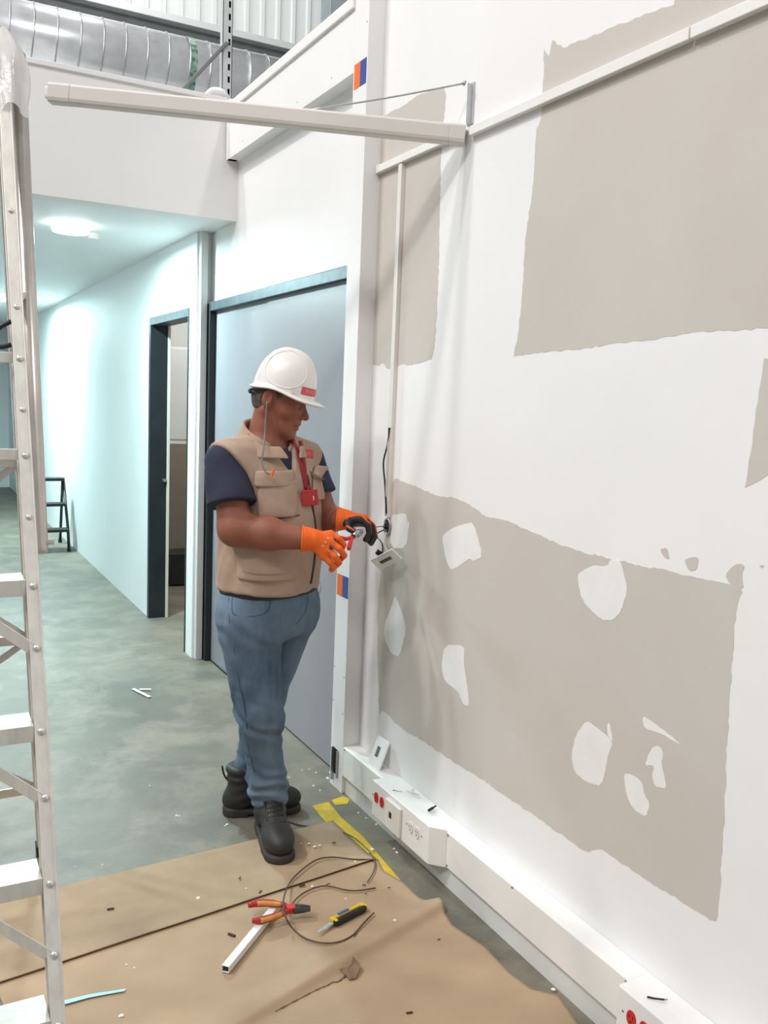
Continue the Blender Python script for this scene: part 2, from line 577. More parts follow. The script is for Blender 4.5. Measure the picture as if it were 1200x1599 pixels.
round_lamp((.86, 5.41, 2.50), 'bright round ceiling light above the corridor mouth', 76)
round_lamp((.86, 10.0, 2.50), 'bright round ceiling light deep in the corridor, behind the ladder', 125)
MB().cyl((1.02, 5.62, 2.50), (1.02, 5.62, 2.465), .035, .03, n=20).build('smoke_detector', M_PVC2, None, .003)
tag(bpy.data.objects['smoke_detector'], 'small off-white detector on the corridor ceiling just behind the round light', 'detector')

# small black step stool by the corridor wall
st = thing('step_stool', 'small black metal three step stool standing against the corridor wall', 'step stool', (1.35, 9.35, 0))
xs0, xs1 = 1.14, 1.43
for k, (yy, zz) in enumerate(((9.22, .22), (9.36, .46), (9.50, .70))):
    box('step', (xs0, yy - .07, zz - .03), (xs1, yy + .07, zz), M_BLACK, st, .006)
for xx in (xs0, xs1):
    MB().tube([(xx, 9.14, .02), (xx, 9.20, .22), (xx, 9.48, .70)], .014, 8).build('front_leg', M_BLACK, st, smooth=True)
    MB().tube([(xx, 9.70, .02), (xx, 9.52, .68)], .014, 8).build('rear_leg', M_BLACK, st, smooth=True)
    for yy in (9.14, 9.70):
        MB().cyl((xx, yy, 0), (xx, yy, .03), .02, n=10).build('rubber_foot', M_BLACK, st)

# things inside the room behind the doorway
bx_ = thing('tall_board', 'tall grey-brown board leaning inside the room past the black doorway', 'board', (2.2, 7.5, 0))
MB().prism([(1.75, 7.95, .02), (2.75, 7.95, .02), (2.75, 7.98, 1.14), (1.75, 7.98, 1.14)], (0, -.03, 0)).build('panel', mat('brown_board', (120, 112, 98), .8, var=.08), bx_, .003)
box('edge_batten', (1.75, 7.88, 0), (2.75, 7.92, .02), mat('brown_board', (120, 112, 98)), bx_)
bn = thing('black_crate', 'low black crate on the floor inside the room past the doorway', 'crate', (2.05, 7.4, 0))
box('body', (1.92, 7.2, .01), (2.12, 7.45, .26), M_BLACK, bn, .008)
box('rim', (1.915, 7.195, .25), (2.125, 7.455, .275), M_BLACK, bn, .006)
pn = thing('white_cabinet', 'pale grey cabinet against the back wall of the room past the doorway', 'cabinet', (2.2, 7.8, 0))
box('carcass', (1.78, 7.985, 1.16), (2.78, 7.998, 2.0), M_PVC2, pn)
box('door', (1.80, 7.97, 1.18), (2.76, 7.985, 1.98), mat('cabinet_grey', (200, 204, 204), .5, var=.02), pn, .002)
box('plinth', (1.78, 7.985, 0), (2.78, 7.998, 1.16), M_PVC2, pn)

# ================================================================== DUCT AND STRUT ABOVE THE CORRIDOR
DY, DZ, DR = 6.25, 3.70, .25
dt = thing('spiral_duct', 'large shiny spiral-seam air duct crossing above the corridor', 'duct', (1.2, DY, DZ))
mb = MB()
mb.cyl((-1.9, DY + .12, DZ + .02), (3.1, DY - .02, DZ - .01), DR, n=64)
mb.build('duct_body', M_DUCT, dt, smooth=False)
dt.children[0].data.polygons.foreach_set('use_smooth', [len(p.vertices) == 4 for p in dt.children[0].data.polygons])
ringm = None
k = 0
x = -.2
while x < 3.0:
    f = (x + 1.9) / 5.0
    yc, zc = DY + .12 - .14 * f, DZ + .02 - .03 * f
    mb = MB()
    pts = [(x + .02 * math.sin(a), yc + (DR + .001) * math.cos(a), zc + (DR + .001) * math.sin(a)) for a in [2 * math.pi * i / 48 for i in range(48)]]
    pts.append(pts[0])
    mb.tube(pts, .0045, 6)
    mb.build('spiral_seam', M_GALV, dt, smooth=True)
    x += .136
# green taped joint
f = (1.72 + 1.9) / 5
yc, zc = DY + .12 - .14 * f, DZ + .02 - .03 * f
M_GREEN = mat('green_print_tape', (52, 104, 84), .5, col2=(150, 180, 168), vscale=34, detail=1)
mb = MB()
vs = []
for i in range(49):
    a = 2 * math.pi * i / 48
    for dx in (0, .05):
        vs.append((1.70 + dx + .015 * math.sin(a), yc + (DR + .003) * math.cos(a), zc + (DR + .003) * math.sin(a)))
mb.add(vs, [(2 * i, 2 * i + 2, 2 * i + 3, 2 * i + 1) for i in range(48)]).build('green_tape', M_GREEN, dt, smooth=True)

su = thing('slotted_strut', 'upright galvanised slotted strut with a diagonal brace above the corridor corner', 'strut', (1.53, 4.77, 3.115))
sx0, sx1, sy = 1.515, 1.567, 4.755
mb = MB()
z = 3.115
SL = .062
while z < 5.2:     # front web with real slots
    mb.box((sx0, sy, z), (sx0 + .030, sy + .003, z + SL))
    mb.box((sx0 + .042, sy, z), (sx1, sy + .003, z + SL))
    mb.box((sx0 + .030, sy, z), (sx0 + .042, sy + .003, z + .03))
    z += SL
mb.box((sx0, sy, 3.115), (sx0 + .003, sy + .045, z)).box((sx1 - .003, sy, 3.115), (sx1, sy + .045, z))
mb.build('channel', mat('strut_zinc', (208, 212, 213), .42, metal=.35, var=.06, vscale=30), su)
box('slot_shade', (sx0 + .003, sy + .02, 3.115), (sx1 - .003, sy + .023, 5.2), M_BLACK, su)  # black sheet added behind the slots for the shade inside the channel
MB().bar((1.535, 4.75, 3.40), (1.30, 4.775, 3.115), .035, .018).build('diagonal_brace', M_GIRT, su, .003)
MB().dome((1.535, 4.742, 3.40), (0, -1, 0), .012, .008, 10, 3).build('bolt', M_GALV, su)
sc = MB()
sc.tube(catmull([(1.42, 4.72, 3.118), (1.46, 4.73, 3.142), (1.51, 4.72, 3.138), (1.545, 4.73, 3.12)], 5), [.008 + .012 * math.sin(math.pi * i / 15) for i in range(16)], 10)
tag(sc.build('plastic_bundle', mat('white_film', (240, 240, 238), .35, var=.04, vscale=30, bump=.5, bscale=50), None, smooth=True), 'small bundle of white plastic film on the header wall beside the slotted strut', 'plastic bundle')

# ================================================================== SCREEN CASING ON ITS WALL BRACKET
M_CASE = mat('casing_enamel', (216, 210, 204), .5, var=.02)
P0 = np.array([1.585, 2.485, 2.415])
P1 = np.array([.44, 3.15, 2.505])
sc = thing('screen_casing', 'long white casing jutting out from its wall bracket above the worker', 'screen casing', tuple(P0))
dirv = _n(P1 - P0)
side = _n(np.cross(dirv, (0, 0, 1)))
upv = np.cross(side, dirv)


def hexpro(c, r, sq=.72):
    pr = [(-.62, -1), (.62, -1), (.88, -.86), (1, -.55), (1, .72), (.92, .92), (.72, 1), (-.72, 1), (-.92, .92), (-1, .72), (-1, -.55), (-.88, -.86)]
    return [c + side * a * r * .9 + upv * b_ * r for a, b_ in pr]


def hexbar(a, b_, r, name, mt, bev=.002):
    mb = MB()
    p = hexpro(a, r); q = hexpro(b_, r)
    n = len(p)
    mb.add(p + q, [tuple(range(n - 1, -1, -1)), tuple(range(n, 2 * n))] + [(i, (i + 1) % n, n + (i + 1) % n, n + i) for i in range(n)])
    return mb.build(name, mt, sc, bev)


hexbar(P0 + dirv * .05, P1 - dirv * .07, .0285, 'casing_tube', M_CASE)
hexbar(P1 - dirv * .07, P1, .0295, 'end_cap', M_CASE)
hexbar(P1, P1 + dirv * .012, .018, 'end_plug', M_PVC)
hexbar(P0, P0 + dirv * .05, .030, 'end_cap', M_CASE)
MB().bar(P0 + dirv * .55 + upv * .03 , P0 + dirv * .60 + upv * .03, .03, .008).build('clip', M_PVC, sc, .002)
M_BRK = mat('bracket_zinc', (196, 200, 202), .45, metal=.3, var=.08, vscale=30)
bq = on_x(724, 180, XW - .03)
box('bracket_plate', (XW - .005, bq[1] - .014, 2.45), (XW, bq[1] + .020, 2.575), M_BRK, sc, .001)
box('bracket_arm', (XW - .022, bq[1] - .006, 2.45), (XW - .005, bq[1] - .003, 2.57), M_BRK, sc, .001)
for zz in (2.46, 2.545):
    MB().dome((XW - .005, bq[1] + .010, zz), (-1, 0, 0), .007, .005, 8, 2).build('bolt', M_SCREW, sc)
w0 = np.array([XW - .03, bq[1], 2.568])
tt = P0 + dirv * .50 + upv * .03
MB().tube(catmull([w0, w0 + (tt - w0) * .5 + np.array([0, 0, -.004]), tt], 6), .0028, 6).build('stay_rod', M_GALV, sc, smooth=True)
MB().dome(w0, (-1, 0, .3), .009, .008, 10, 3).build('stay_hook', M_GALV, sc)

# ================================================================== WALL TRUNKING
tr = thing('cable_trunking', 'white cable trunking running level along the patched wall above the worker', 'trunking', (XW, 2.0, 2.42))
box('trunking_cover', (XW - .020, 1.565, 2.408), (XW, 2.455, 2.436), M_PVC, tr, .002)
box('trunking_cover', (XW - .020, .3, 2.408), (XW, 1.560, 2.436), M_PVC, tr, .002)
box('trunking_cover', (XW - .020, 2.52, 2.420), (XW, 3.06, 2.446), M_PVC, tr, .002)
box('end_cap', (XW - .022, 3.06, 2.418), (XW, 3.083, 2.448), M_PVC, tr, .002)
tv = thing('vertical_trunking', 'narrow white trunking dropping down the wall to the open socket', 'trunking', (XW, 2.905, 1.17))
box('trunking_cover', (XW - .016, 2.890, 1.48), (XW, 2.916, 2.420), M_PVC2, tv, .0015)
# lower run stands open: two cheeks and a back
box('cheek', (XW - .016, 2.890, 1.15), (XW, 2.893, 1.48), M_PVC2, tv)
box('cheek', (XW - .016, 2.913, 1.15), (XW, 2.916, 1.48), M_PVC2, tv)
box('back', (XW - .003, 2.893, 1.15), (XW, 2.913, 1.48), M_PVC2, tv)
MB().tube(catmull([(XW - .012, 2.912, 1.50), (XW - .014, 2.917, 1.42), (XW - .02, 2.932, 1.35), (XW - .016, 2.921, 1.27), (XW - .012, 2.908, 1.16)], 6), .0032, 6).build('black_wire', M_BLACK, tv, smooth=True)

# open wall socket and its dangling plate
so = thing('wall_socket', 'open metal wall socket with loose wires at the end of the narrow trunking', 'socket', (XW, 2.905, 1.115))
sp = np.array([XW, 2.908, 1.112])
mb = MB()
ang = [2 * math.pi * i / 24 for i in range(25)]
mb.tube([sp + np.array([-.006, .022 * math.cos(a), .03 * math.sin(a)]) for a in ang], .004, 6)
mb.build('metal_rim', M_GALV, so, smooth=True)
MB().cyl(sp + np.array([-.0005, 0, 0]), sp + np.array([-.003, 0, 0]), .024, n=20).build('recess_shade', M_BLACK, so)  # black disc stands in for the shade in the open box
for dy, dz in ((-.008, .012), (.010, -.006), (-.004, -.016)):
    MB().cyl(sp + np.array([-.002, dy, dz]), sp + np.array([-.018, dy, dz + .004]), .004, n=8).build('terminal', M_SCREW, so, .001)
w1 = on_x(584, 836, 1.468)
MB().tube(catmull([sp + np.array([-.01, 0, .002]), sp + np.array([-.06, .015, -.006]), np.array(w1)], 6), .0022, 6).build('wire', M_SCREW, so, smooth=True)
MB().tube(catmull([sp + np.array([-.01, .004, .0]), sp + np.array([-.05, .03, -.004]), np.array(w1) + np.array([0, 0, .012])], 6), .0018, 6).build('wire', M_PVC2, so, smooth=True)
dp = thing('socket_plate', 'white socket cover plate dangling by its wires below the open wall socket', 'cover plate', (1.55, 2.9, 1.0))
pc = on_x(604, 873, 1.535)
e1 = _n(on_x(632, 858, 1.565) - on_x(581, 884, 1.52))
e2 = _n(np.cross(e1, np.array([.35, -.75, .55])))
nn = np.cross(e1, e2)
mb = MB()
hw, hh = .062, .027
corn = [pc + e1 * a * hw + e2 * b_ * hh for a, b_ in ((-1, -1), (1, -1), (1, 1), (-1, 1))]
mb.prism(corn, nn * .007).build('plate', M_PVC, dp, .002)
sgn = 1 if nn @ np.array([-.4, -.9, 0]) > 0 else -1
of = nn * (.0075 if sgn > 0 else -.001)
MB().prism([pc + of + e1 * a * .03 + e2 * b_ * .006 for a, b_ in ((-1, -1), (1, -1), (1, 1), (-1, 1))], nn * .0008).build('jack_slot', M_SCREW, dp)
bk = pc - e1 * .01 + e2 * 0 + np.array([0, .02, .012])
MB().bar(bk, bk + np.array([-.02, .01, .015]), .022, .018).build('terminal_block', M_BLACK, dp, .002)
MB().tube(catmull([sp + np.array([-.01, .006, -.01]), sp + np.array([-.035, .03, -.035]), bk + np.array([.004, .012, .04]), bk], 8), .0026, 6).build('wire', M_BLACK, dp, smooth=True)
MB().tube(catmull([sp + np.array([-.01, -.002, -.02]), sp + np.array([-.012, -.002, -.07]), pc + e1 * .02], 6), .002, 6).build('wire', M_PVC2, dp, smooth=True)

# ================================================================== FLOOR RACEWAY WITH OUTLET BOXES
rw = thing('floor_raceway', 'long white floor raceway running along the foot of the patched wall', 'raceway', (XT, 2.0, 0))
box('plinth_strip', (XT + .014, -.5, 0), (XW - .001, 3.084, .08), mat('plinth_paint', (214, 216, 212), .6, var=.06, vscale=5), rw)
TZ0, TZ1 = .078, .198


def cover(y0, y1):
    mb = MB()
    pr = [(XT, TZ0), (XT, TZ1 - .004), (XT + .004, TZ1), (XW - .001, TZ1), (XW - .001, TZ0)]
    mb.prism([(a, y0, c) for a, c in pr], (0, y1 - y0, 0))
    return mb.build('raceway_cover', M_PVC, rw, .0015)


cover(2.752, 3.084)
cover(1.475, 2.31)
cover(2.31, 2.752)
cover(-.5, 1.475)
for yy, zz in ((2.298, .188), (2.296, .086), (1.484, .188), (1.482, .086), (3.07, .19), (2.77, .19), (1.95, .19)):
    MB().dome((XT, yy, zz), (-1, 0, 0), .0045, .002, 8, 2).build('screw_head', M_SCREW, rw)


def outlet_box(y0, y1, label, kinds):
    """front face at XF, chamfered near end at y0 side"""
    XF = 1.487
    t = thing('outlet_box', label, 'outlet box', (XT, y0, .08))
    ch = .045
    mb = MB()
    poly = [(XT, y0), (XF, y0 + ch), (XF, y1 - .004), (XF + .004, y1), (XT, y1)]
    mb.prism([(a, c, TZ0 - .004) for a, c in poly], (0, 0, TZ1 - TZ0 + .01)).build('housing', M_PVC, t, .003)
    for kind, yc in kinds:
        if kind in ('red', 'white'):
            mm = M_RED if kind == 'red' else M_PVC2
            for d in (-.021, .021):
                ob = MB()
                ob.prism([(XF, yc + d + .0165 * math.cos(a) * (1 if abs(math.cos(a)) < .8 else .9), .150 + .0195 * math.sin(a)) for a in [2 * math.pi * i / 20 for i in range(20)]], (-.003, 0, 0))
                rp = ob.build('receptacle', mm, t, .0006)
                for dy in (-.006, .006):
                    box('slot', (XF - .0035, yc + d + dy - .001, .150), (XF - .003, yc + d + dy + .001, .158), M_BLACK, rp)
                MB().cyl((XF - .003, yc + d, .142), (XF - .0035, yc + d, .142), .0025, n=8).build('ground_hole', M_BLACK, rp)
            for d in (-.05, .05):
                MB().dome((XF, yc + d, .150), (-1, 0, 0), .0035, .0015, 8, 2).build('screw_head', M_SCREW, t)
        else:
            pt = box('data_plate', (XF - .011, yc - .052, .083), (XF, yc + .052, .187), M_PVC2, t, .003)
            box('data_jack', (XF - .0115, yc + .004, .128), (XF - .011, yc + .022, .150), M_BLACK, pt)
    return t


outlet_box(2.302, 2.748, 'white outlet box with red and white sockets on the raceway by the pillar', [('red', 2.69), ('data', 2.575), ('white', 2.44)])
outlet_box(.80, 1.468, 'white outlet box with red sockets at the lower right edge of the photo', [('red', 1.395), ('data', 1.27), ('white', 1.12)])

# loose hardware on top of the box and raceway
zt = TZ1 + .002
q = on_floor(621, 1236, TZ1)
t = thing('steel_screw', 'thin steel screw lying on the outlet box nearest the pillar', 'screw', (q[0], q[1], zt))
a = on_floor(615, 1235, TZ1 + .006); c = on_floor(628, 1237, TZ1 + .006)
MB().cyl(a, c, .002, .0008, 8).build('shank', M_SCREW, t)
MB().cyl(a, a + _n(a - c) * .002, .0042, .003, 10).build('head', M_SCREW, t)
q = on_floor(645, 1242, TZ1)
t = thing('plastic_anchor', 'white winged plastic anchor standing on the outlet box', 'wall anchor', (q[0], q[1], zt))
MB().cyl((q[0], q[1], TZ1 + .006), (q[0], q[1], TZ1 + .024), .004, .003, 8).build('stem', M_PVC2, t)
for s_ in (-1, 1):
    MB().bar((q[0], q[1], TZ1 + .009), (q[0] + s_ * .012, q[1] - s_ * .024, TZ1 + .0085), .006, .004).build('wing', M_PVC2, t, .001)
a = on_floor(670, 1266, TZ1 + .011); c = on_floor(681, 1259, TZ1 + .011)
t = thing('black_screw', 'short black screw with plug lying on the outlet box end', 'screw', ((a[0] + c[0]) / 2, (a[1] + c[1]) / 2, zt))
MB().cyl(a, a + (c - a) * .55, .0048, .0048, 10).build('plug', M_BLACK, t)
MB().cyl(a + (c - a) * .55, c, .003, .003, 8).build('shank', M_BLACK, t)
t = thing('wire_scrap', 'small black wire scrap on the outlet box at the lower right', 'wire scrap', (1.53, 1.40, TZ1 + .006))
MB().tube([(1.515, 1.40, TZ1 + .009), (1.528, 1.385, TZ1 + .010), (1.545, 1.375, TZ1 + .009)], .0022, 6).build('sleeve', M_BLACK, t, smooth=True)
MB().tube([(1.545, 1.375, TZ1 + .009), (1.552, 1.372, TZ1 + .009)], .0012, 6).build('bare_end', M_SCREW, t, smooth=True)
# cover plate leaning on the wall
t = thing('leaning_plate', 'white cover plate with a grey opening leaning on the wall above the raceway', 'cover plate', (1.56, 2.88, TZ1))
pb = np.array([1.548, 2.86, TZ1 + .001])
pw = np.array([0, -1, 0]); ph = _n(np.array([.042, 0, .108]))
pn_ = np.cross(pw, ph)
cs = [pb + pw * a * .045 + ph * b_ for a, b_ in ((-1, 0), (1, 0), (1, .112), (-1, .112))]
MB().prism(cs, -pn_ * .006 if (pn_ @ np.array([-1, 0, 0])) > 0 else pn_ * .006).build('plate', M_PVC, t, .002)
fo = (pn_ if pn_ @ np.array([-1, 0, 0]) > 0 else -pn_) * .0006
MB().prism([pb + fo + pw * a * .011 - pw * .006 + ph * (.058 + b_ * .02) for a, b_ in ((-1, -1), (1, -1), (1, 1), (-1, 1))], fo * .4).build('jack_opening', mat('grey_jack', (96, 100, 100), .5, var=.15, vscale=60), t)

# ================================================================== LADDER


def at_depth(px, py, zc):
    return EYE + ROT @ np.array([(px - 600) / FPX * zc, (py - 800) / FPX * zc, zc])


_a, _b = at_depth(91, 1599, 1.58), at_depth(24, 440, 1.88)
_d = (_b - _a) / (_b[2] - _a[2])
LB = _a + _d * (0 - _a[2]); LT = _a + _d * (2.33 - _a[2])


def proj(p):
    c = ROT.T @ (np.array(p, float) - EYE)
    return 600 + FPX * c[0] / c[2], 800 + FPX * c[1] / c[2]


def rail_at_py(py):
    lo, hi = 0.0, 1.0
    for _ in range(40):
        mid = (lo + hi) / 2
        if proj(LB + (LT - LB) * mid)[1] > py:
            lo = mid
        else:
            hi = mid
    return LB + (LT - LB) * lo


ld = thing('step_ladder', 'tall aluminium step ladder with riveted rails at the left edge of the photo', 'ladder', (.22, 1.4, 0))
LW = .50
rd = _n(LT - LB)
rn = _n(np.cross(rd, (1, 0, 0)))
for sx in (0, -LW):
    o_ = np.array([sx, 0, 0])
    # C-channel rail: front flange, web, back flange
    mb = MB()
    sg = 1 if sx == 0 else -1
    back = np.array([0, .045, 0.012])
    mb.bar(LB + o_, LT + o_, .0245, .003, (1, 0, 0))
    mb.bar(LB + o_ + back, LT + o_ + back, .0245, .003, (1, 0, 0))
    wv = np.array([sg * .0108, .0225, .006])
    mb.bar(LB + o_ + wv, LT + o_ + wv, .003, .048, (1, 0, 0))
    mb.build('rail', M_ALU, ld, .0008)
    MB().bar(LB + o_ + np.array([0, .02, 0]) , LB + o_ + rd * .06 + np.array([0, .02, 0]), .04, .056, (1, 0, 0)).build('rubber_foot', M_BLACK, ld, .004)
rail_x = -LW
for py, kind in ((1589, 's'), (1368, 's'), (1131, 's'), (905, 's'), (1805, 's'), (702, 'b'), (551, 'b')):
    p = rail_at_py(py)
    if kind == 's':
        o_ = MB()
        x0, x1 = p[0] - LW + .013, p[0] - .013
        pr = [(p[1] - .004, p[2] - .032), (p[1] - .004, p[2]), (p[1] + .075, p[2]), (p[1] + .075, p[2] - .02), (p[1] + .072, p[2] - .02), (p[1] + .072, p[2] - .003),
              (p[1] - .001, p[2] - .003), (p[1] - .001, p[2] - .032)]
        o_.prism([(x0, a, c) for a, c in pr], (x1 - x0, 0, 0)).build('step', M_ALU, ld, .0008)
    else:
        box('cross_bar', (p[0] - LW + .013, p[1] + .004, p[2] - .022), (p[0] - .013, p[1] + .012, p[2]), M_ALU, ld, .001)
    # knee brace from the rail up to the step
    if kind == 's':
        for sx, sg in ((0, -1), (-LW, 1)):
            a = p + rd * (-.135) + np.array([sx + sg * .01, .004, 0])
            c = p + np.array([sx + sg * .16, .012, -.012])
            MB().bar(a, c, .022, .003, (0, 0, 1)).build('knee_brace', M_ALU, ld, .0006)
    for dz in (-.014, -.135):
        if kind == 'b' and dz < -.1:
            continue
        MB().dome(p + rd * dz + rn * (.0015 if rn[1] < 0 else -.0015), (0, -1, .3), .0075, .005, 12, 3).build('rivet', M_RIVET, ld, smooth=True)
for py in (808, 640, 480, 330):
    p = rail_at_py(py)
    MB().dome(p + np.array([0, -.0015, 0]), (0, -1, .3), .0065, .004, 12, 3).build('rivet', M_RIVET, ld, smooth=True)
# rear frame
RT = LT + np.array([.0, .07, -.05]); RB = np.array([.385, 3.06, 0])
RTl = RT + np.array([-LW, 0, 0]); RBl = RB + np.array([-LW - .30, 0, 0])
for a, c in ((RB, RT), (RBl, RTl)):
    MB().bar(a, c, .022, .03, (1, 0, 0)).build('rear_leg', M_ALU2, ld, .001)
    MB().bar(a, a + _n(c - a) * .05, .03, .038, (1, 0, 0)).build('rubber_foot', M_BLACK, ld, .003)
for tz in (.12, .36, .60):
    MB().bar(RB + (RT - RB) * tz, RBl + (RTl - RBl) * tz, .028, .008, (0, 0, 1)).build('rear_bar', M_ALU2, ld, .001)
for t0, t1 in ((.12, .36), (.36, .60)):
    MB().bar(RB + (RT - RB) * t1, RBl + (RTl - RBl) * t0, .02, .003, (0, 0, 1)).build('rear_brace', M_ALU2, ld)
    MB().bar(RBl + (RTl - RBl) * t1, RB + (RT - RB) * t0 + np.array([0, .006, 0]), .02, .003, (0, 0, 1)).build('rear_brace', M_ALU2, ld)
# hand tube alongside the rail
tb = on_y(62, 862, rail_at_py(862)[1] + .075)
ta = on_y(28, 86, LT[1] + .05)
MB().tube([tb - _n(ta - tb) * .004, tb, tb + _n(ta - tb) * .008, ta], [.010, .0155, .0172, .0172], 16).build('hand_tube', M_ALU2, ld, smooth=True)
MB().cyl(tb + np.array([.012, 0, .02]), tb + np.array([.028, -.004, .02]), .006, n=10).build('tube_bolt', M_RIVET, ld, .001)
MB().bar(rail_at_py(470) + np.array([0, .04, 0]), ta + (tb - ta) * .5, .02, .01).build('tube_bracket', M_ALU, ld, .001)
# plastic film wrapped round the ladder head
fm = MB()
pts = []
top = (LT + ta) / 2 + np.array([-.012, .0, .012])
nn_ = 28
vs = []
for k in range(12):
    f = k / 11
    zz = top[2] + .035 - .20 * f
    rr = .004 + .043 * math.sin(min(1, f * 2.2) * math.pi / 2) * (1 - .25 * f)
    for i in range(nn_):
        a = 2 * math.pi * i / nn_
        r_ = rr * (1 + .12 * math.sin(5 * a + 3 * f) + .08 * math.sin(9 * a - 7 * f))
        vs.append((top[0] + r_ * math.cos(a) + .004 * f, top[1] + r_ * .8 * math.sin(a) - .07 * f, zz + .012 * f * math.sin(3 * a)))
fs = [(k * nn_ + i, k * nn_ + (i + 1) % nn_, (k + 1) * nn_ + (i + 1) % nn_, (k + 1) * nn_ + i) for k in range(11) for i in range(nn_)]
fm.add(vs, fs + [tuple(range(nn_))]).build('plastic_film', mat('clear_film', (236, 234, 230), .2, var=.05, vscale=20, bump=.6, bscale=30, alpha=.62), ld, smooth=True)
# black strap hanging on the ladder
p = rail_at_py(540)
MB().tube(catmull([(p[0] - .012, p[1] + .03, p[2] + .05), (p[0] - .035, p[1] + .03, p[2] + .035), (p[0] - .05, p[1] + .03, p[2] + .01), (p[0] - .035, p[1] + .03, p[2] - .004), (p[0] - .012, p[1] + .03, p[2] + .002)], 6), .005, 8).build('black_strap', M_BLACK, ld, smooth=True)

# ================================================================== FLOOR COVERING AND LOOSE THINGS
M_KRAFT = mat('kraft_paper', (180, 155, 126), .75, col2=(164, 140, 112), vscale=2.2, bump=.05, bscale=25)
M_KRAFT2 = mat('kraft_paper_worn', (174, 151, 120), .78, col2=(150, 128, 104), vscale=3.0, bump=.05, bscale=25)


def fr(px, py):
    return on_floor(px, py)[:2]


def sheet(name, leftp, rightp, nu, nv, zf, mt, label, cat_='paper sheet'):
    """ruled sheet between a left and right edge polyline (same parameter), height zf(x, y)"""
    def samp(P, n):
        P = [np.array(p, float) for p in P]
        d = [0]
        for i in range(len(P) - 1):
            d.append(d[-1] + np.linalg.norm(P[i + 1] - P[i]))
        d = np.array(d) / d[-1]
        t = np.linspace(0, 1, n)
        return np.stack([np.interp(t, d, [p[k] for p in P]) for k in (0, 1)], 1)
    L = samp(leftp, nv); R_ = samp(rightp, nv)
    vs = []
    for j in range(nv):
        for i in range(nu):
            p = L[j] + (R_[j] - L[j]) * i / (nu - 1)
            vs.append((p[0], p[1], zf(p[0], p[1])))
    n = len(vs)
    lowv = [(a, b_, max(0.0004, c - .0012)) for a, b_, c in vs]
    fs = []
    for j in range(nv - 1):
        for i in range(nu - 1):
            q = (j * nu + i, j * nu + i + 1, (j + 1) * nu + i + 1, (j + 1) * nu + i)
            fs.append(q)
            fs.append(tuple(k + n for k in reversed(q)))
    rim = [i for i in range(nu)] + [j * nu + nu - 1 for j in range(1, nv)] + [(nv - 1) * nu + i for i in range(nu - 2, -1, -1)] + [j * nu for j in range(nv - 2, 0, -1)]
    for k in range(len(rim)):
        a, c = rim[k], rim[(k + 1) % len(rim)]
        fs.append((c, a, a + n, c + n))
    o = MB().add(vs + lowv, fs).build(name, mt, None, smooth=True)
    return tag(o, label, cat_)


def sn(x, y):
    return .5 * math.sin(7 * x + 3 * y) * math.sin(5 * y - 4 * x + 1) + .3 * math.sin(17 * x - 11 * y)


sheet('kraft_sheet', [(-.05, 2.352), (-.05, 2.42), (-.02, 2.79)], [(1.412, 2.556), (1.404, 2.62), (1.398, 2.883)], 70, 40, lambda x, y: .0035 + .0008 * sn(x, y) + .008 * math.exp(-max(0, (y - (2.359 + .1395 * x))) / .045), M_KRAFT2,
      'brown kraft sheet lying under the worker, far side of the dark seam')
seam = [fr(0, 1540), fr(120, 1505), fr(240, 1463), fr(400, 1407), fr(500, 1374), fr(590, 1343)]
rt = [fr(590, 1343), fr(600, 1362), fr(632, 1380), fr(665, 1414), fr(686, 1414), fr(707, 1447), fr(757, 1480), fr(798, 1522), fr(832, 1547), fr(873, 1557), fr(902, 1599), fr(930, 1700)]
A_ = np.array(fr(690, 1421)); B_ = np.array(fr(430, 1572))
rdv = _n(B_ - A_); rnv = np.array([-rdv[1], rdv[0]])


def near_z(x, y):
    p = np.array([x, y]) - A_
    d = p @ rnv
    if rnv[1] > 0:
        d = -d
    s_ = p @ rdv
    k = min(1, max(0, -d) / .105)
    far = 1 - k * k * (3 - 2 * k)
    h = .026 * min(1, max(0, (1.15 - s_) / .7)) * (far if d < 0 else math.exp(-(d / .017) ** 2))
    return .0035 + .0012 * sn(x, y) + h


Lp = []
Rp = []
for k in range(13):
    f = k / 12
    Lp.append((.19 + .03 * f, 2.387 - 1.4 * f))
# the sheet is laid out seam-to-camera: left edge and the ragged right edge
sheet('kraft_sheet', [(.185, 2.40), (.19, 2.34), (.205, 2.22), (.22, 1.9), (.235, 1.52)], [np.array([1.412, 2.565])] + rt[:-1] + [(1.47, 1.48)], 110, 140, near_z, M_KRAFT,
      'brown kraft sheet nearest the camera with the raised fold and the loose tools on it')
# yellow floor tape
M_YEL = mat('yellow_tape', (214, 184, 44), .55, col2=(190, 160, 40), vscale=20)
t = thing('floor_tape', 'strip of yellow floor tape running from the worker boots beside the raceway', 'tape', (1.4, 2.6, 0))
tp = [(487, 1259), (513, 1253), (534, 1278), (566, 1306), (598, 1343), (640, 1392), (628, 1385), (575, 1346), (545, 1318), (505, 1280)]
MB().prism([np.array([*fr(*p), .0003]) for p in tp], (0, 0, .0007)).build('long_strip', M_YEL, t)
tp = [(518, 1250), (536, 1244), (546, 1248), (543, 1256), (524, 1258)]
MB().prism([np.array([*fr(*p), .0003]) for p in tp], (0, 0, .0007)).build('short_strip', M_YEL, t)
# pale blue tape strip on the paper
tp = [(98, 1568), (140, 1558), (197, 1549), (194, 1553), (140, 1563), (100, 1574)]
tag(MB().prism([np.array([*fr(*p), .0085]) for p in tp], (0, 0, .0006)).build('blue_tape_strip', mat('pale_blue_tape', (140, 190, 206), .4, var=.15, vscale=60)), 'thin strip of pale blue tape stuck on the kraft paper by the ladder', 'tape')

ZP = .0065     # top of the paper where the tools lie


def fz(px, py, z=ZP):
    return on_floor(px, py, z)


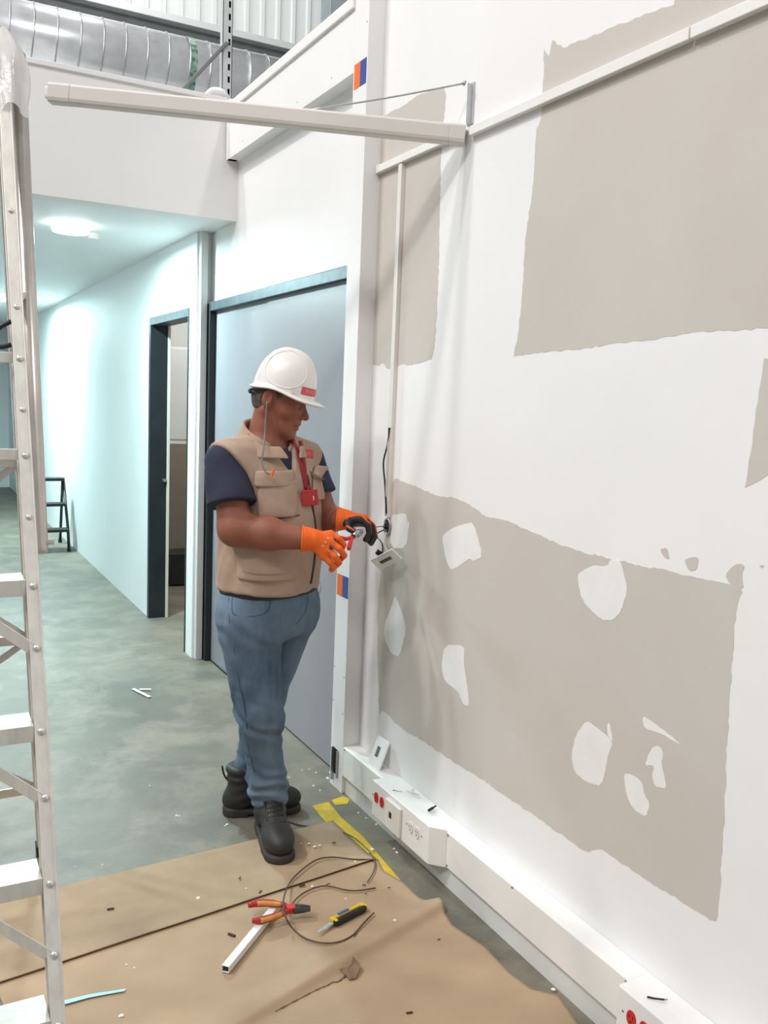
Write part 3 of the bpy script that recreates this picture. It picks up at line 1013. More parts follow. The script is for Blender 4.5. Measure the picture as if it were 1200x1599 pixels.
# white conduit offcut (square tube, open end)
a = fz(352, 1514, ZP + .010); c = fz(436, 1411, ZP + .010)
t = thing('conduit_offcut', 'white plastic conduit offcut lying under the red pliers', 'conduit', tuple(a))
d = _n(c - a); sd_ = _n(np.cross(d, (0, 0, 1)))
mb = MB()
for s_, z_ in ((sd_ * .0105, 0), (-sd_ * .0105, 0)):
    mb.bar(a + s_, c + s_, .002, .019, sd_)
mb.bar(a + np.array([0, 0, .009]), c + np.array([0, 0, .009]), .022, .002, sd_).bar(a - np.array([0, 0, .009]), c - np.array([0, 0, .009]), .022, .002, sd_)
mb.build('square_tube', M_PVC, t, .0006)
MB().bar(a + d * .004, a + d * .006, .018, .016, sd_).build('bore_shade', M_BLACK, t)  # black plug stands in for the shade inside the tube

# combination pliers on the paper
M_PLR = mat('plier_red', (190, 44, 40), .4, col2=(166, 34, 32), vscale=30)
M_PLY = mat('plier_amber', (214, 160, 72), .4, col2=(200, 120, 60), vscale=40)
M_STEEL = mat('dark_steel', (84, 84, 82), .35, metal=.85, var=.15, vscale=40)
t = thing('combination_pliers', 'red and amber handled combination pliers lying on the kraft paper', 'pliers', tuple(fz(440, 1425)))
zz = ZP + .030


def P3(px, py, dz=0):
    return on_floor(px, py, zz + dz)


for pts, rr in (([(388, 1414), (405, 1411), (425, 1411), (443, 1414), (452, 1420)], (.008, .011, .0105, .009, .008)),
                ([(394, 1438), (410, 1437), (428, 1432), (442, 1427), (452, 1422)], (.008, .011, .0105, .009, .008))):
    P = catmull([P3(*p) for p in pts], 5)
    R_ = np.interp(np.linspace(0, 1, len(P)), np.linspace(0, 1, 5), rr)
    hdl = MB().tube(P, R_, 12).build('handle', M_PLR, t, smooth=True)
    Q = P[int(len(P) * .22):int(len(P) * .72)]
    MB().tube([q + np.array([-.001, -.006, .003]) for q in Q], [.0075] * len(Q), 8).build('grip_inlay', M_PLY, hdl, smooth=True)
pc_ = P3(455, 1420)
MB().cyl(pc_ + np.array([0, 0, -.009]), pc_ + np.array([0, 0, .010]), .0135, n=18).build('pivot_guard', mat('plier_guard', (214, 40, 44), .4), t, .002)
for dy in (-1, 1):
    a0, a1 = P3(459, 1420 + dy * 2.5), P3(485, 1419 + dy * 1.6)
    MB().tube([a0, a0 + (a1 - a0) * .5, a1], [.0105, .0095, .0055], 6).build('jaw', M_STEEL, t, .001)
# utility knife
t = thing('utility_knife', 'yellow and black utility knife with a blue slider on the kraft paper', 'knife', tuple(fz(535, 1435)))
zz = ZP + .010
ka, kb = P3(519, 1441), P3(568, 1416)
kd = _n(kb - ka); ks = _n(np.cross((0, 0, 1), kd))
hk = .026
MB().bar(ka - ks * .009, kb - ks * .009, .017, .020, ks).build('black_body', M_BLACK, t, .006)
MB().bar(ka + ks * .008, kb + ks * .008 - kd * .004, .012, .018, ks).build('yellow_body', mat('knife_yellow', (222, 188, 40), .4, var=.05), t, .004)
MB().bar(ka + kd * .03 + ks * .009 + np.array([0, 0, .009]), ka + kd * .075 + ks * .009 + np.array([0, 0, .009]), .009, .006, ks).build('blue_slider', mat('slider_blue', (70, 104, 160), .4), t, .002)
MB().bar(ka + kd * .002, ka + kd * .014, .030, .021, ks).build('yellow_collar', mat('knife_yellow', (222, 188, 40)), t, .003)
MB().bar(kb - kd * .012, kb + kd * .006, .028, .019, ks).build('yellow_cap', mat('knife_yellow', (222, 188, 40)), t, .004)
bt = P3(495, 1457)
b0, b1 = ka + ks * .008, ka - ks * .010
MB().prism([b0 + kd * .003, b1 + kd * .003, bt - ks * .004, bt + ks * .004 - kd * -.012], (0, 0, .0016)).build('blade', mat('blade_steel', (190, 192, 192), .25, metal=.9), t)


# brown cable lengths
def cable(name, pts, r, label, tail=None):
    P = catmull([on_floor(px, py, ZP + .004 + h) for px, py, h in pts], 8)
    if tail is None:
        return tag(MB().tube(P, r, 6).build(name, M_CABLE, None, smooth=True), label, 'cable')
    t = thing(name, label, 'cable', tuple(P[0]))
    MB().tube(P, r, 6).build('core', M_CABLE, t, smooth=True)
    for tl in tail:
        MB().tube(catmull([on_floor(px, py, ZP + .004 + h) for px, py, h in tl], 4), r * .8, 6).build('loose_strand', M_CABLE, t, smooth=True)
    return t


cable('cable_loop', [(583, 1343, 0), (550, 1342, .002), (520, 1339, .004), (495, 1343, .004), (470, 1360, .006), (452, 1380, .008), (444, 1400, .03), (443, 1415, .046), (446, 1432, .04), (458, 1451, .006),
                     (478, 1466, .002), (505, 1473, .002), (530, 1471, .002), (552, 1460, .002), (570, 1440, .002), (584, 1426, .002)], .0026,
      'brown cable curled in a wide loop round the utility knife', [[(559, 1452, .002), (556, 1460, .002), (553, 1467, .002)]])
cable('cable_piece', [(587, 1387, 0), (560, 1391, .002), (540, 1390, .003), (513, 1384, .003), (495, 1386, .002), (478, 1393, .002), (465, 1402, .003), (457, 1412, .008)], .0024,
      'short wavy brown cable reaching from the pliers toward the yellow tape', [[(507, 1385, .002), (512, 1381, .005), (516, 1380, .006)]])
cable('cable_length', [(536, 1300, -.003), (552, 1308, .004), (566, 1319, .006), (578, 1331, .006), (584, 1342, .002), (586, 1352, 0), (582, 1365, 0), (574, 1378, 0)], .0020,
      'thin dark cable arching over the yellow tape')
cable('boot_wire', [(448, 1282, -.008), (462, 1287, -.006), (474, 1290, -.007), (484, 1291, -.008)], .0026, 'short dark wire end poking out beside the front boot')

def on_paper(px, py, dz=0.0):
    z = ZP
    for _ in range(12):
        p = on_floor(px, py, z)
        z = near_z(p[0], p[1]) + dz
    return on_floor(px, py, z)


# torn paper scrap and the tear it came from
t = thing('torn_scrap', 'crumpled dark scrap of torn brown paper on the raised fold', 'paper scrap', tuple(fz(545, 1512)))
M_TORN = mat('torn_paper', (140, 116, 92), .85, col2=(112, 92, 72), vscale=30)
sp_ = [(530, 1514, .012), (541, 1511, .016), (549, 1506, .020), (551, 1494, .026), (556, 1499, .022), (563, 1506, .018), (560, 1517, .012), (555, 1528, .006), (545, 1530, .005), (540, 1523, .008), (534, 1518, .010)]
MB().prism([on_paper(p[0], p[1], p[2]) for p in sp_], (0, -.001, .0012)).build('scrap', M_TORN, t)
MB().tube(catmull([on_paper(540, 1524, .003), on_paper(528, 1533, .002), on_paper(520, 1534, .0015), on_paper(512, 1539, .001), on_paper(495, 1546, .0008), on_paper(462, 1563, .0006), on_paper(430, 1580, .0005)], 5), [.0022 + .0012 * math.sin(k * 2.3) for k in range(31)], 5).build('torn_edge', M_TORN, t)

# white strip scraps on the concrete
t = thing('plastic_offcut', 'folded white plastic strip lying alone on the concrete floor', 'offcut', (*fr(222, 1080), 0))
for a, c in (((208, 1076), (234, 1089)), ((218, 1077), (236, 1077))):
    MB().bar(on_floor(*a, .006), on_floor(*c, .006), .018, .004, (0, 0, 1) if False else None).build('strip', M_PVC2, t, .001)
# plaster crumbs and dark scraps
base_c = None
spots = [(483, 1318, .012), (492, 1323, .014), (500, 1321, .011), (516, 1207, .013), (483, 1202, .009), (472, 1203, .008), (494, 1207, .010), (582, 1327, .016), (576, 1331, .012),
         (555, 1346, .010), (620, 1332, .013), (616, 1326, .010), (596, 1290, .014), (588, 1288, .012), (490, 1228, .014), (500, 1235, .011), (355, 1288, .012), (352, 1290, .010),
         (276, 1274, .012), (280, 1275, .010), (160, 1351, .008), (118, 1354, .007), (234, 1228, .009), (512, 1216, .016), (524, 1222, .016), (530, 1230, .014), (617, 1438, .012),
         (646, 1450, .010), (865, 1546, .014), (190, 1587, .016), (310, 1403, .016), (210, 1512, .008), (198, 1507, .008), (488, 1385, .012), (540, 1404, .008), (470, 1318, .008), (385, 1388, .008),
         (452, 1215, .009), (620, 1242, .008), (560, 1270, .012), (572, 1278, .010)]
for i, (px, py, r) in enumerate(spots):
    onp = py > 1350 or (px > 440 and py > 1305 and px < 600)
    z0 = (.0075 if onp else .0)
    if base_c is None:
        mb = MB()
        vv = []
        ico = [(0, 0, 1), (.9, 0, .35), (.28, .85, .4), (-.72, .53, .3), (-.72, -.53, .45), (.28, -.85, .33), (.7, .5, -.1), (-.3, .8, -.1), (-.9, 0, -.1), (-.3, -.8, -.1), (.7, -.5, -.1)]
        vv = [(a * random.uniform(.7, 1.1) * .5, c * random.uniform(.6, 1.0) * .5, max(0, e) * .35) for a, c, e in ico]
        mb.add(vv, [(0, 1, 2), (0, 2, 3), (0, 3, 4), (0, 4, 5), (0, 5, 1), (1, 6, 2), (2, 7, 3), (3, 8, 4), (4, 9, 5), (5, 10, 1), (2, 6, 7), (3, 7, 8), (4, 8, 9), (5, 9, 10), (1, 10, 6), (6, 10, 9, 8, 7)])
        base_c = mb.build('plaster_crumb', M_CRUMB)
        o = base_c
    else:
        o = base_c.copy()
        o.name = 'plaster_crumb'
        C.objects.link(o)
    o.location = on_paper(px, py, .0004) if py > 1400 and onp and px < 850 else on_floor(px, py, z0)
    o.scale = (r * 1.15, r * 1.15, r * 1.15)
    o.rotation_euler = (0, 0, random.uniform(0, 6.28))
    if py < 1240 and px > 440:
        lb = 'white plaster crumb on the concrete at the foot of the pillar'
    elif px > 545 and py < 1340:
        lb = 'white plaster crumb on the concrete strip beside the outlet box'
    elif onp and py < 1350:
        lb = 'white plaster crumb on the kraft paper just right of the front boot'
    elif onp:
        lb = 'white plaster crumb on the kraft paper among the loose tools'
    else:
        lb = 'white plaster crumb on the bare concrete between ladder and boots'
    tag(o, lb, 'plaster crumb', 'white plaster crumbs on the floor')
base_c = None
for i, (px, py, ang_, L) in enumerate([(407, 1394, 1.2, .018), (375, 1372, 1.4, .014), (173, 1421, .3, .022), (362, 1462, -.5, .026), (569, 1383, .1, .012), (472, 1384, .4, .022), (686, 1468, .5, .010),
                                       (608, 1387, .3, .010), (640, 1583, .2, .018), (522, 1317, .2, .014), (572, 1396, .6, .008)]):
    if base_c is None:
        base_c = MB().bar((-.5, 0, .16), (.45, .05, .16), .28, .3).build('dark_scrap', mat('dark_scrap', (66, 56, 48), .8, var=.2), bevel=.05)
        o = base_c
    else:
        o = base_c.copy(); o.name = 'dark_scrap'; C.objects.link(o)
    o.location = on_paper(px, py, .0004) if py > 1400 else on_floor(px, py, .0075)
    o.rotation_euler = (0, 0, ang_ - .5)
    o.scale = (L, L, L * .7)
    tag(o, 'tiny dark scrap lying on the brown kraft paper', 'scrap', 'dark scraps on the paper')

# ================================================================== PERSON
BASE = np.array([1.16, 2.93, 0.0])
PANG = math.radians(-28.18)
PU = np.array([math.cos(PANG), math.sin(PANG), 0])
PW = np.array([math.sin(PANG), -math.cos(PANG), 0])


def pl(px, py, w=0.0):
    """photo point at w metres in front of the person's plane -> person coordinates (x right, y away, z up)"""
    d = ray(px, py)
    t = ((BASE - EYE) @ PW + w) / (d @ PW)
    p = EYE + t * d - BASE
    return np.array([p @ PU, -(p @ PW), p[2]])


def loc_to_world(p):
    return BASE + PU * p[0] - PW * p[1] + np.array([0, 0, p[2]])


man = thing('person', 'worker in white hard hat, tan vest, jeans and orange gloves at the wall socket', 'person', tuple(BASE), PANG)


# ---- signed distance toolkit
def rc(p, a, b_, ra, rb):
    a = np.asarray(a, float); b_ = np.asarray(b_, float)
    ba = b_ - a
    t = np.clip(((p - a) @ ba) / (ba @ ba), 0, 1)
    q = p - a - t[:, None] * ba
    return np.sqrt((q * q).sum(1)) - (ra + (rb - ra) * t)


def ell(p, c, r):
    q = p - np.asarray(c, float)
    r = np.asarray(r, float)
    k0 = np.sqrt(((q / r) ** 2).sum(1))
    k1 = np.sqrt(((q / r ** 2) ** 2).sum(1)) + 1e-9
    return k0 * (k0 - 1) / k1


def smin(a, b_, k):
    h = np.clip(.5 + .5 * (b_ - a) / k, 0, 1)
    return b_ + (a - b_) * h - k * h * (1 - h)


def smax(a, b_, k):
    return -smin(-a, -b_, k)


def rbox(p, c, h, r=.0):
    q = np.abs(p - np.asarray(c, float)) - (np.asarray(h, float) - r)
    return np.sqrt((np.maximum(q, 0) ** 2).sum(1)) + np.minimum(q.max(1), 0) - r


def sdf_mesh(fn, lo, hi, vox):
    lo = np.array(lo, float); hi = np.array(hi, float)
    B = 8
    nb = np.ceil((hi - lo) / (vox * B)).astype(int)
    n = nb * B + 1
    bc = np.stack(np.meshgrid(*[np.arange(k) for k in nb], indexing='ij'), -1).reshape(-1, 3)
    cen = lo + (bc * B + B / 2) * vox
    dc = fn(cen)
    D = np.ones(n, np.float32)
    rad = vox * B * .87 * 1.6 + .012
    neg = dc < -rad
    for bl in bc[neg]:
        D[bl[0] * B:bl[0] * B + B + 1, bl[1] * B:bl[1] * B + B + 1, bl[2] * B:bl[2] * B + B + 1] = -1
    act = bc[np.abs(dc) <= rad]
    loc = np.stack(np.meshgrid(*[np.arange(B + 1)] * 3, indexing='ij'), -1).reshape(-1, 3)
    for s0 in range(0, len(act), 1200):
        ch = act[s0:s0 + 1200]
        idx = (ch[:, None, :] * B + loc[None]).reshape(-1, 3)
        D[idx[:, 0], idx[:, 1], idx[:, 2]] = fn(lo + idx * vox)
    S = D < 0
    cs = [S[i:n[0] - 1 + i, j:n[1] - 1 + j, k:n[2] - 1 + k] for i in (0, 1) for j in (0, 1) for k in (0, 1)]
    alln = cs[0].copy(); anyn = cs[0].copy()
    for c_ in cs[1:]:
        alln &= c_
        anyn |= c_
    A_c = anyn & ~alln
    ii = np.argwhere(A_c)
    ID = -np.ones(A_c.shape, np.int64)
    ID[A_c] = np.arange(len(ii))
    acc = np.zeros((len(ii), 3)); cnt = np.zeros(len(ii))
    cor = [(i, j, k) for i in (0, 1) for j in (0, 1) for k in (0, 1)]
    for a in range(8):
        for b_ in range(a + 1, 8):
            ca, cb = np.array(cor[a]), np.array(cor[b_])
            if np.abs(ca - cb).sum() != 1:
                continue
            da = D[tuple((ii + ca).T)].astype(float); db = D[tuple((ii + cb).T)].astype(float)
            mk = (da < 0) != (db < 0)
            t = np.where(mk, da / np.where(mk, da - db, 1), 0)
            acc[mk] += (ca + (cb - ca) * t[:, None])[mk]
            cnt[mk] += 1
    V = lo + (ii + acc / cnt[:, None]) * vox
    F = []
    for ax in range(3):
        sl0 = [slice(1, -1)] * 3; sl1 = [slice(1, -1)] * 3
        sl0[ax] = slice(0, -1); sl1[ax] = slice(1, None)
        s0, s1 = S[tuple(sl0)], S[tuple(sl1)]
        E_ = np.argwhere(s0 != s1)
        if not len(E_):
            continue
        flip = s0[tuple(E_.T)]
        base_ = E_ + 1
        base_[:, ax] -= 1
        u, v = (ax + 1) % 3, (ax + 2) % 3
        q = []
        for du, dv in ((-1, -1), (0, -1), (0, 0), (-1, 0)):
            c_ = base_.copy()
            c_[:, u] += du
            c_[:, v] += dv
            q.append(ID[tuple(c_.T)])
        q = np.stack(q, 1)
        q[~flip] = q[~flip][:, ::-1]
        F.append(q)
    return V, np.concatenate(F)


def sdf_obj(name, fn, lo, hi, vox, mats, parent, local=True):
    V, F = sdf_mesh(fn, lo, hi, vox)
    me = bpy.data.meshes.new(name)
    me.vertices.add(len(V)); me.vertices.foreach_set('co', V.ravel())
    me.loops.add(F.size); me.loops.foreach_set('vertex_index', F.ravel())
    me.polygons.add(len(F))
    me.polygons.foreach_set('loop_start', np.arange(0, F.size, 4))
    me.polygons.foreach_set('loop_total', np.full(len(F), 4))
    me.update(calc_edges=True)
    me.validate()
    me.polygons.foreach_set('use_smooth', np.ones(len(me.polygons), bool))
    for mm in (mats if isinstance(mats, (list, tuple)) else [mats]):
        me.materials.append(mm)
    o = bpy.data.objects.new(name, me)
    C.objects.link(o)
    o.parent = parent
    return o


# ---- materials
M_SKIN = mat('skin', (150, 92, 72), .62, col2=(134, 78, 60), vscale=14, bump=.08, bscale=160)
M_NAVY = mat('navy_cotton', (48, 52, 74), .9, col2=(36, 40, 58), vscale=9, bump=.3, bscale=260)
M_TAN = mat('tan_cloth', (182, 157, 138), .9, col2=(166, 141, 122), vscale=7, bump=.25, bscale=220)
M_TAND = mat('tan_cloth_dark', (120, 100, 82), .9, var=.1)
M_DENIM = mat('denim', (118, 138, 156), .9, col2=(60, 82, 104), vscale=4.5, bump=.25, bscale=320, stretch=(1, 1, .45))
M_STITCH = mat('denim_stitch', (60, 80, 104), .9, var=.1)
M_BOOT = mat('boot_leather', (48, 46, 44), .55, col2=(34, 33, 32), vscale=16, bump=.2, bscale=120)
M_SOLE = mat('boot_sole', (52, 50, 48), .7, var=.1, vscale=20)
M_HELM = mat('helmet_shell', (238, 235, 230), .3, var=.01)
M_HAIR = mat('grey_hair', (104, 92, 84), .8, col2=(66, 56, 50), vscale=60, bump=.5, bscale=240)
M_GLOVE = mat('orange_knit', (246, 112, 32), .75, col2=(232, 94, 22), vscale=30, bump=.35, bscale=260)
M_GLOVEB = mat('black_latex', (40, 38, 38), .55, var=.15, vscale=40, bump=.3, bscale=160)
M_LAN = mat('lanyard_red', (150, 28, 38), .7, var=.08)
M_BADGE = mat('badge_red', (186, 36, 44), .35, var=.05)

FD = rng.normal(size=(9, 3)); FPH = rng.uniform(0, 6.28, 9)


def folds(p, k, zs=1.0):
    """irregular cloth undulation, about -1..1; k cycles-ish per metre, zs squeezes folds along z"""
    q = p * np.array([1, 1, zs])
    w = np.sin(q @ FD[0] * k * .6 + FPH[0]) * .8
    o = np.zeros(len(p))
    for i in range(1, 6):
        o += np.sin(q @ FD[i] * k * (.7 + .22 * i) + FPH[i] + w * 1.6)
    return o / 3.2


# ---- torso profile (outer vest surface)
TZ = np.array([.86, .92, 1.00, 1.08, 1.16, 1.24, 1.31, 1.37, 1.42, 1.47])
TCX = np.array([-.024, -.024, -.020, -.018, -.020, -.026, -.034, -.042, -.048, -.050])
TA = np.array([.196, .200, .196, .190, .190, .192, .190, .165, .125, .075])
TB = np.array([.156, .162, .166, .164, .156, .146, .132, .112, .090, .070])
TAL = np.radians(np.array([28, 28, 30, 32, 34, 37, 39, 40, 40, 40.]))


def tpar(z):
    return [np.interp(z, TZ, k) for k in (TCX, TA, TB, TAL)]


def tfl(p):
    cx, a, b_, al = tpar(p[:, 2])
    dx, dy = p[:, 0] - cx, p[:, 1]
    return dx * np.cos(al) - dy * np.sin(al), dx * np.sin(al) + dy * np.cos(al), a, b_


def torso(p, off, zlo, zhi):
    f, l, a, b_ = tfl(p)
    a = a + off; b_ = b_ + off
    n = 2.35
    r = (np.abs(l / a) ** n + np.abs(f / b_) ** n + 1e-12) ** (1 / n)
    d = (r - 1) * np.minimum(a, b_) * .92
    return smax(smax(d, zlo - p[:, 2], .012), p[:, 2] - zhi, .02)


def front(z, l=0.0, off=0.0):
    cx, a, b_, al = tpar(z)
    f = b_ * (1 - abs(l / a) ** 2.35) ** (1 / 2.35) + off
    return np.array([cx + f * math.cos(al) + l * math.sin(al), -f * math.sin(al) + l * math.cos(al), z])


S_R = np.array([-.160, -.140, 1.352]); S_L = np.array([.085, .140, 1.352])
E_R = pl(368, 826, .205); W_R = pl(482, 843, .245)
E_L = pl(508, 812, -.10); W_L = pl(536, 812, .0)
NB = np.array([-.052, 0, 1.37])

# ---- head frame
HTH, HYAW = math.radians(15), math.radians(8)
HF = np.array([math.cos(HTH) * math.cos(HYAW), -math.cos(HTH) * math.sin(HYAW), -math.sin(HTH)])
HL = np.array([math.sin(HYAW), math.cos(HYAW), 0])
HU = np.cross(HF, HL)
HO = np.array([-.012, 0.0, 1.570])
HM = np.stack([HF, HL, HU])


def hp(f, l, u):
    return HO + HF * f + HL * l + HU * u


def head_sdf(p):
    q = (p - HO) @ HM.T
    m_ = q.copy(); m_[:, 1] = np.abs(m_[:, 1])
    d = ell(q, (.006, 0, .040), (.090, .077, .100))
    d = smin(d, ell(q, (.040, 0, -.030), (.062, .060, .072)), .04)
    d = smin(d, ell(q, (.050, 0, -.085), (.046, .046, .036)), .03)          # jaw
    d = smin(d, rc(m_, (-.01, .058, -.045), (.06, .030, -.098), .016, .014), .025)   # jaw line
    d = smin(d, rc(q, (.080, -.010, -.108), (.080, .010, -.108), .017, .017), .02)   # chin
    d = smin(d, rc(m_, (.075, .036, -.020), (.055, .050, -.030), .016, .016), .025)  # cheek
    d = smin(d, rc(m_, (.092, .010, .026), (.082, .040, .026), .010, .009), .016)    # brow
    d = smax(d, -(rc(m_, (.100, .030, .006), (.094, .038, .006), .010, .009)), .014)  # eye hollow
    d = smin(d, ell(m_, (.082, .033, .004), (.013, .017, .011)), .006)      # lid
    d = smin(d, rc(q, (.092, 0, .012), (.114, 0, -.026), .008, .012), .010)  # nose bridge
    d = smin(d, ell(q, (.116, 0, -.032), (.014, .012, .011)), .008)
    d = smin(d, ell(m_, (.103, .013, -.035), (.012, .009, .009)), .007)     # nostril wing
    d = smin(d, ell(q, (.088, 0, -.058), (.016, .026, .018)), .015)
    d = smin(d, ell(q, (.099, 0, -.062), (.009, .022, .0065)), .006)        # upper lip
    d = smin(d, ell(q, (.096, 0, -.077), (.009, .020, .0075)), .006)        # lower lip
    d = smax(d, -rc(m_, (.108, 0, -.069), (.094, .024, -.071), .0025, .0015), .004)  # mouth line
    # ears
    e = ell(m_, (-.010, .080, .000), (.019, .009, .033))
    e = smin(e, ell(m_, (-.004, .076, -.024), (.010, .008, .013)), .008)
    e = smax(e, -ell(m_, (-.006, .090, .002), (.010, .008, .020)), .005)
    d = smin(d, e, .008)
    return d


def arms_sdf(p, k=0.0):
    d = rc(p, S_R, E_R, .054 + k, .054 + k)
    d = smin(d, smin(rc(p, E_R, E_R + (W_R - E_R) * .45, .055 + k, .053 + k), rc(p, E_R + (W_R - E_R) * .45, W_R, .053 + k, .034 + k), .02), .03)
    e = rc(p, S_L, E_L, .052 + k, .050 + k)
    e = smin(e, rc(p, E_L, W_L, .050 + k, .034 + k), .03)
    return np.minimum(d, e)


def body_sdf(p):
    d = torso(p, -.034, .84, 1.42)
    d = smin(d, rc(p, NB, S_R, .055, .055), .04)
    d = smin(d, rc(p, NB, S_L, .055, .055), .04)
    d = smin(d, arms_sdf(p), .03)
    d = smin(d, rc(p, (-.060, 0, 1.36), (-.030, 0, 1.53), .066, .058), .03)
    d = smin(d, head_sdf(p), .018)
    return d


body = sdf_obj('body', body_sdf, (-.27, -.34, .83), (.31, .25, 1.70), .0036, M_SKIN, man)


# ---- navy t-shirt
def sleeve(p, S, E, r0, r1, t1, sd):
    ba = E - S
    L = np.linalg.norm(ba)
    t = ((p - S) @ ba) / (L * L)
    w = .0042 * folds(p + sd, 24, 1.2)
    return smax(rc(p, S, E, r0, r1) + w, (t - t1) * L, .006)


def shirt_sdf(p):
    d = torso(p, -.016, .90, 1.40)
    d = smin(d, rc(p, NB, S_R, .062, .060), .03)
    d = smin(d, rc(p, NB, S_L, .062, .060), .03)
    d = smin(d, sleeve(p, S_R, E_R + np.array([-.006, -.01, 0]), .066, .091, .64, 0), .02)
    d = smin(d, sleeve(p, S_L, E_L, .064, .074, .60, 2), .02)
    nk = rc(p, (-.060, 0, 1.36), (-.02, 0, 1.60), .073, .085)
    return smax(d, -nk, .006)


shirt = sdf_obj('t_shirt', shirt_sdf, (-.28, -.30, .88), (.26, .26, 1.46), .0045, M_NAVY, man)


# ---- tan work vest
def vest_base(p):
    d = torso(p, .0, .905, 1.44)
    d = smin(d, rc(p, NB + np.array([0, 0, .012]), S_R * .98 + NB * .02 + np.array([0, 0, .0]), .074, .079), .035)
    d = smin(d, rc(p, NB + np.array([0, 0, .012]), S_L * .98 + NB * .02 + np.array([0, 0, .0]), .074, .076), .035)
    return d + .0046 * folds(p, 18, 1.3) + .0022 * folds(p + .5, 46, 1.2)


def vest_sdf(p):
    d = vest_base(p)
    f, l, a, b_ = tfl(p)
    lim = np.interp(p[:, 2], [1.08, 1.13, 1.17, 1.22, 1.27, 1.32, 1.37, 1.42, 1.47], [.30, .215, .180, .160, .158, .170, .200, .225, .24])
    d = smax(d, (np.abs(l) - lim) * .8, .010)
    d = smax(d, -rc(p, (-.060, 0, 1.36), (-.02, 0, 1.60), .077, .09), .006)
    v = np.maximum(np.abs(l + .004) - np.maximum(0, (p[:, 2] - 1.305)) * .55, np.maximum(.03 - f, 1.305 - p[:, 2]))
    d = smax(d, -v, .004)
    return d


vest = sdf_obj('work_vest', vest_sdf, (-.26, -.27, .89), (.24, .25, 1.50), .0042, M_TAN, man)


def collar_sdf(p):
    ax = np.array([-.030, 0, 0]) + (p[:, 2:3] - 1.42) * np.array([.18, 0, 0])
    q = p[:, :2] - np.stack([-.052 + (p[:, 2] - 1.40) * .16, np.zeros(len(p))], 1)
    al = math.radians(38)
    f = q[:, 0] * math.cos(al) - q[:, 1] * math.sin(al)
    l = q[:, 0] * math.sin(al) + q[:, 1] * math.cos(al)
    r = np.sqrt((f * 1.0) ** 2 + (l * .98) ** 2)
    zt_ = 1.458 - .48 * np.clip(f, -.09, .09)
    inn = np.abs(r - (.083 + np.maximum(0, f) * .12)) - .006
    out = np.abs(r - (.098 + (1.44 - p[:, 2]) * .42 + np.maximum(0, f) * .20)) - .0045
    z = p[:, 2]
    d1 = smax(smax(inn, z - zt_, .006), 1.37 - z, .006)
    d2 = smax(smax(out, z - zt_ + .004, .006), (zt_ - .044) - z, .006)
    d = smin(d1, d2, .006)
    gap = np.abs(l + .002) - (.020 + np.maximum(0, z - 1.36) * .55)
    return smax(d, -np.maximum(gap, -f), .004)


collar = sdf_obj('collar', collar_sdf, (-.22, -.17, 1.34), (.12, .17, 1.54), .003, M_TAN, vest)


def near_y(fn, x, z):
    ys = np.linspace(-.40, .20, 400)
    d = fn(np.stack([np.full(400, x), ys, np.full(400, z)], 1))
    k = np.argmax(d < 0)
    return ys[k] if (d < 0).any() else 0.0


def hit(fn, px, py, off=.0, w0=.40, w1=-.30):
    q0 = pl(px, py, w0); q1 = pl(px, py, w1)
    ts = np.linspace(0, 1, 700)
    P = q0 + (q1 - q0) * ts[:, None]
    k = np.argmax(fn(P) < 0)
    g_ = P[k]
    e = 1e-3
    nrm = _n([float((fn((g_ + e * ax)[None]) - fn((g_ - e * ax)[None]))[0]) for ax in np.eye(3)])
    return g_ + nrm * off


def pocket(name, px0, px1, py0, py1, th, w=.15, ymax=.06, par=None, slant=0.0):
    a = pl(px0, py1, w); c = pl(px1, py0, w)
    cx, cz = (a[0] + c[0]) / 2, (a[2] + c[2]) / 2
    hx, hz = (c[0] - a[0]) / 2, (c[2] - a[2]) / 2

    def fn(p):
        x_ = p[:, 0] - cx; z_ = p[:, 2] - cz - slant * x_
        qx, qz = np.abs(x_) - hx + .012, np.abs(z_) - hz + .012
        reg = np.sqrt(np.maximum(qx, 0) ** 2 + np.maximum(qz, 0) ** 2) + np.minimum(np.maximum(qx, qz), 0) - .012
        bulge = th * np.clip(1 - (x_ / hx) ** 2 * .5, .3, 1)
        return smax(smax(vest_base(p) - bulge, reg, .007), p[:, 1] - ymax, .01)
    return sdf_obj(name, fn, (a[0] - .03, -.26, a[2] - .03), (c[0] + .03, ymax + .02, c[2] + .03), .0036, M_TAN, par or vest)


pk = pocket('chest_pocket', 404, 464, 752, 806, .014)
pocket('pocket_flap', 399, 457, 737, 759, .019, par=pk)
pk2 = pocket('hip_pocket', 372, 468, 846, 902, .011)
pocket('hip_pocket_panel', 380, 462, 852, 892, .015, par=pk2)
pk3 = pocket('far_chest_pocket', 488, 517, 732, 782, .012, w=.0, ymax=.14, slant=-.2)
MB().tube([np.array([x, near_y(vest_base, x, z) - .001, z]) for x, z in [(pl(405 + k * 4, 813 - k * .35, .17)[0], pl(405 + k * 4, 813 - k * .35, .17)[2]) for k in range(16)]], .0035, 6).build('pocket_slit', M_TAND, vest, smooth=True, local=True)
fl0 = front(1.30, .10, .012)
MB().prism([front(1.325, .085, .002), front(1.315, .150, -.01), front(1.285, .165, .03), front(1.295, .12, .045), front(1.30, .085, .012)], (0, 0, .004)).build('shoulder_tab', M_TAND, vest, local=True)
# zip down the front
MB().tube(catmull([hit(vest_sdf, px, py, .002) for px, py in ((479, 742), (484, 768), (488, 795), (492, 820), (493, 850), (490, 880), (485, 912))], 6), .0042, 8).build('zip', mat('zip_brown', (58, 46, 38), .5, var=.1), vest, smooth=True, local=True)
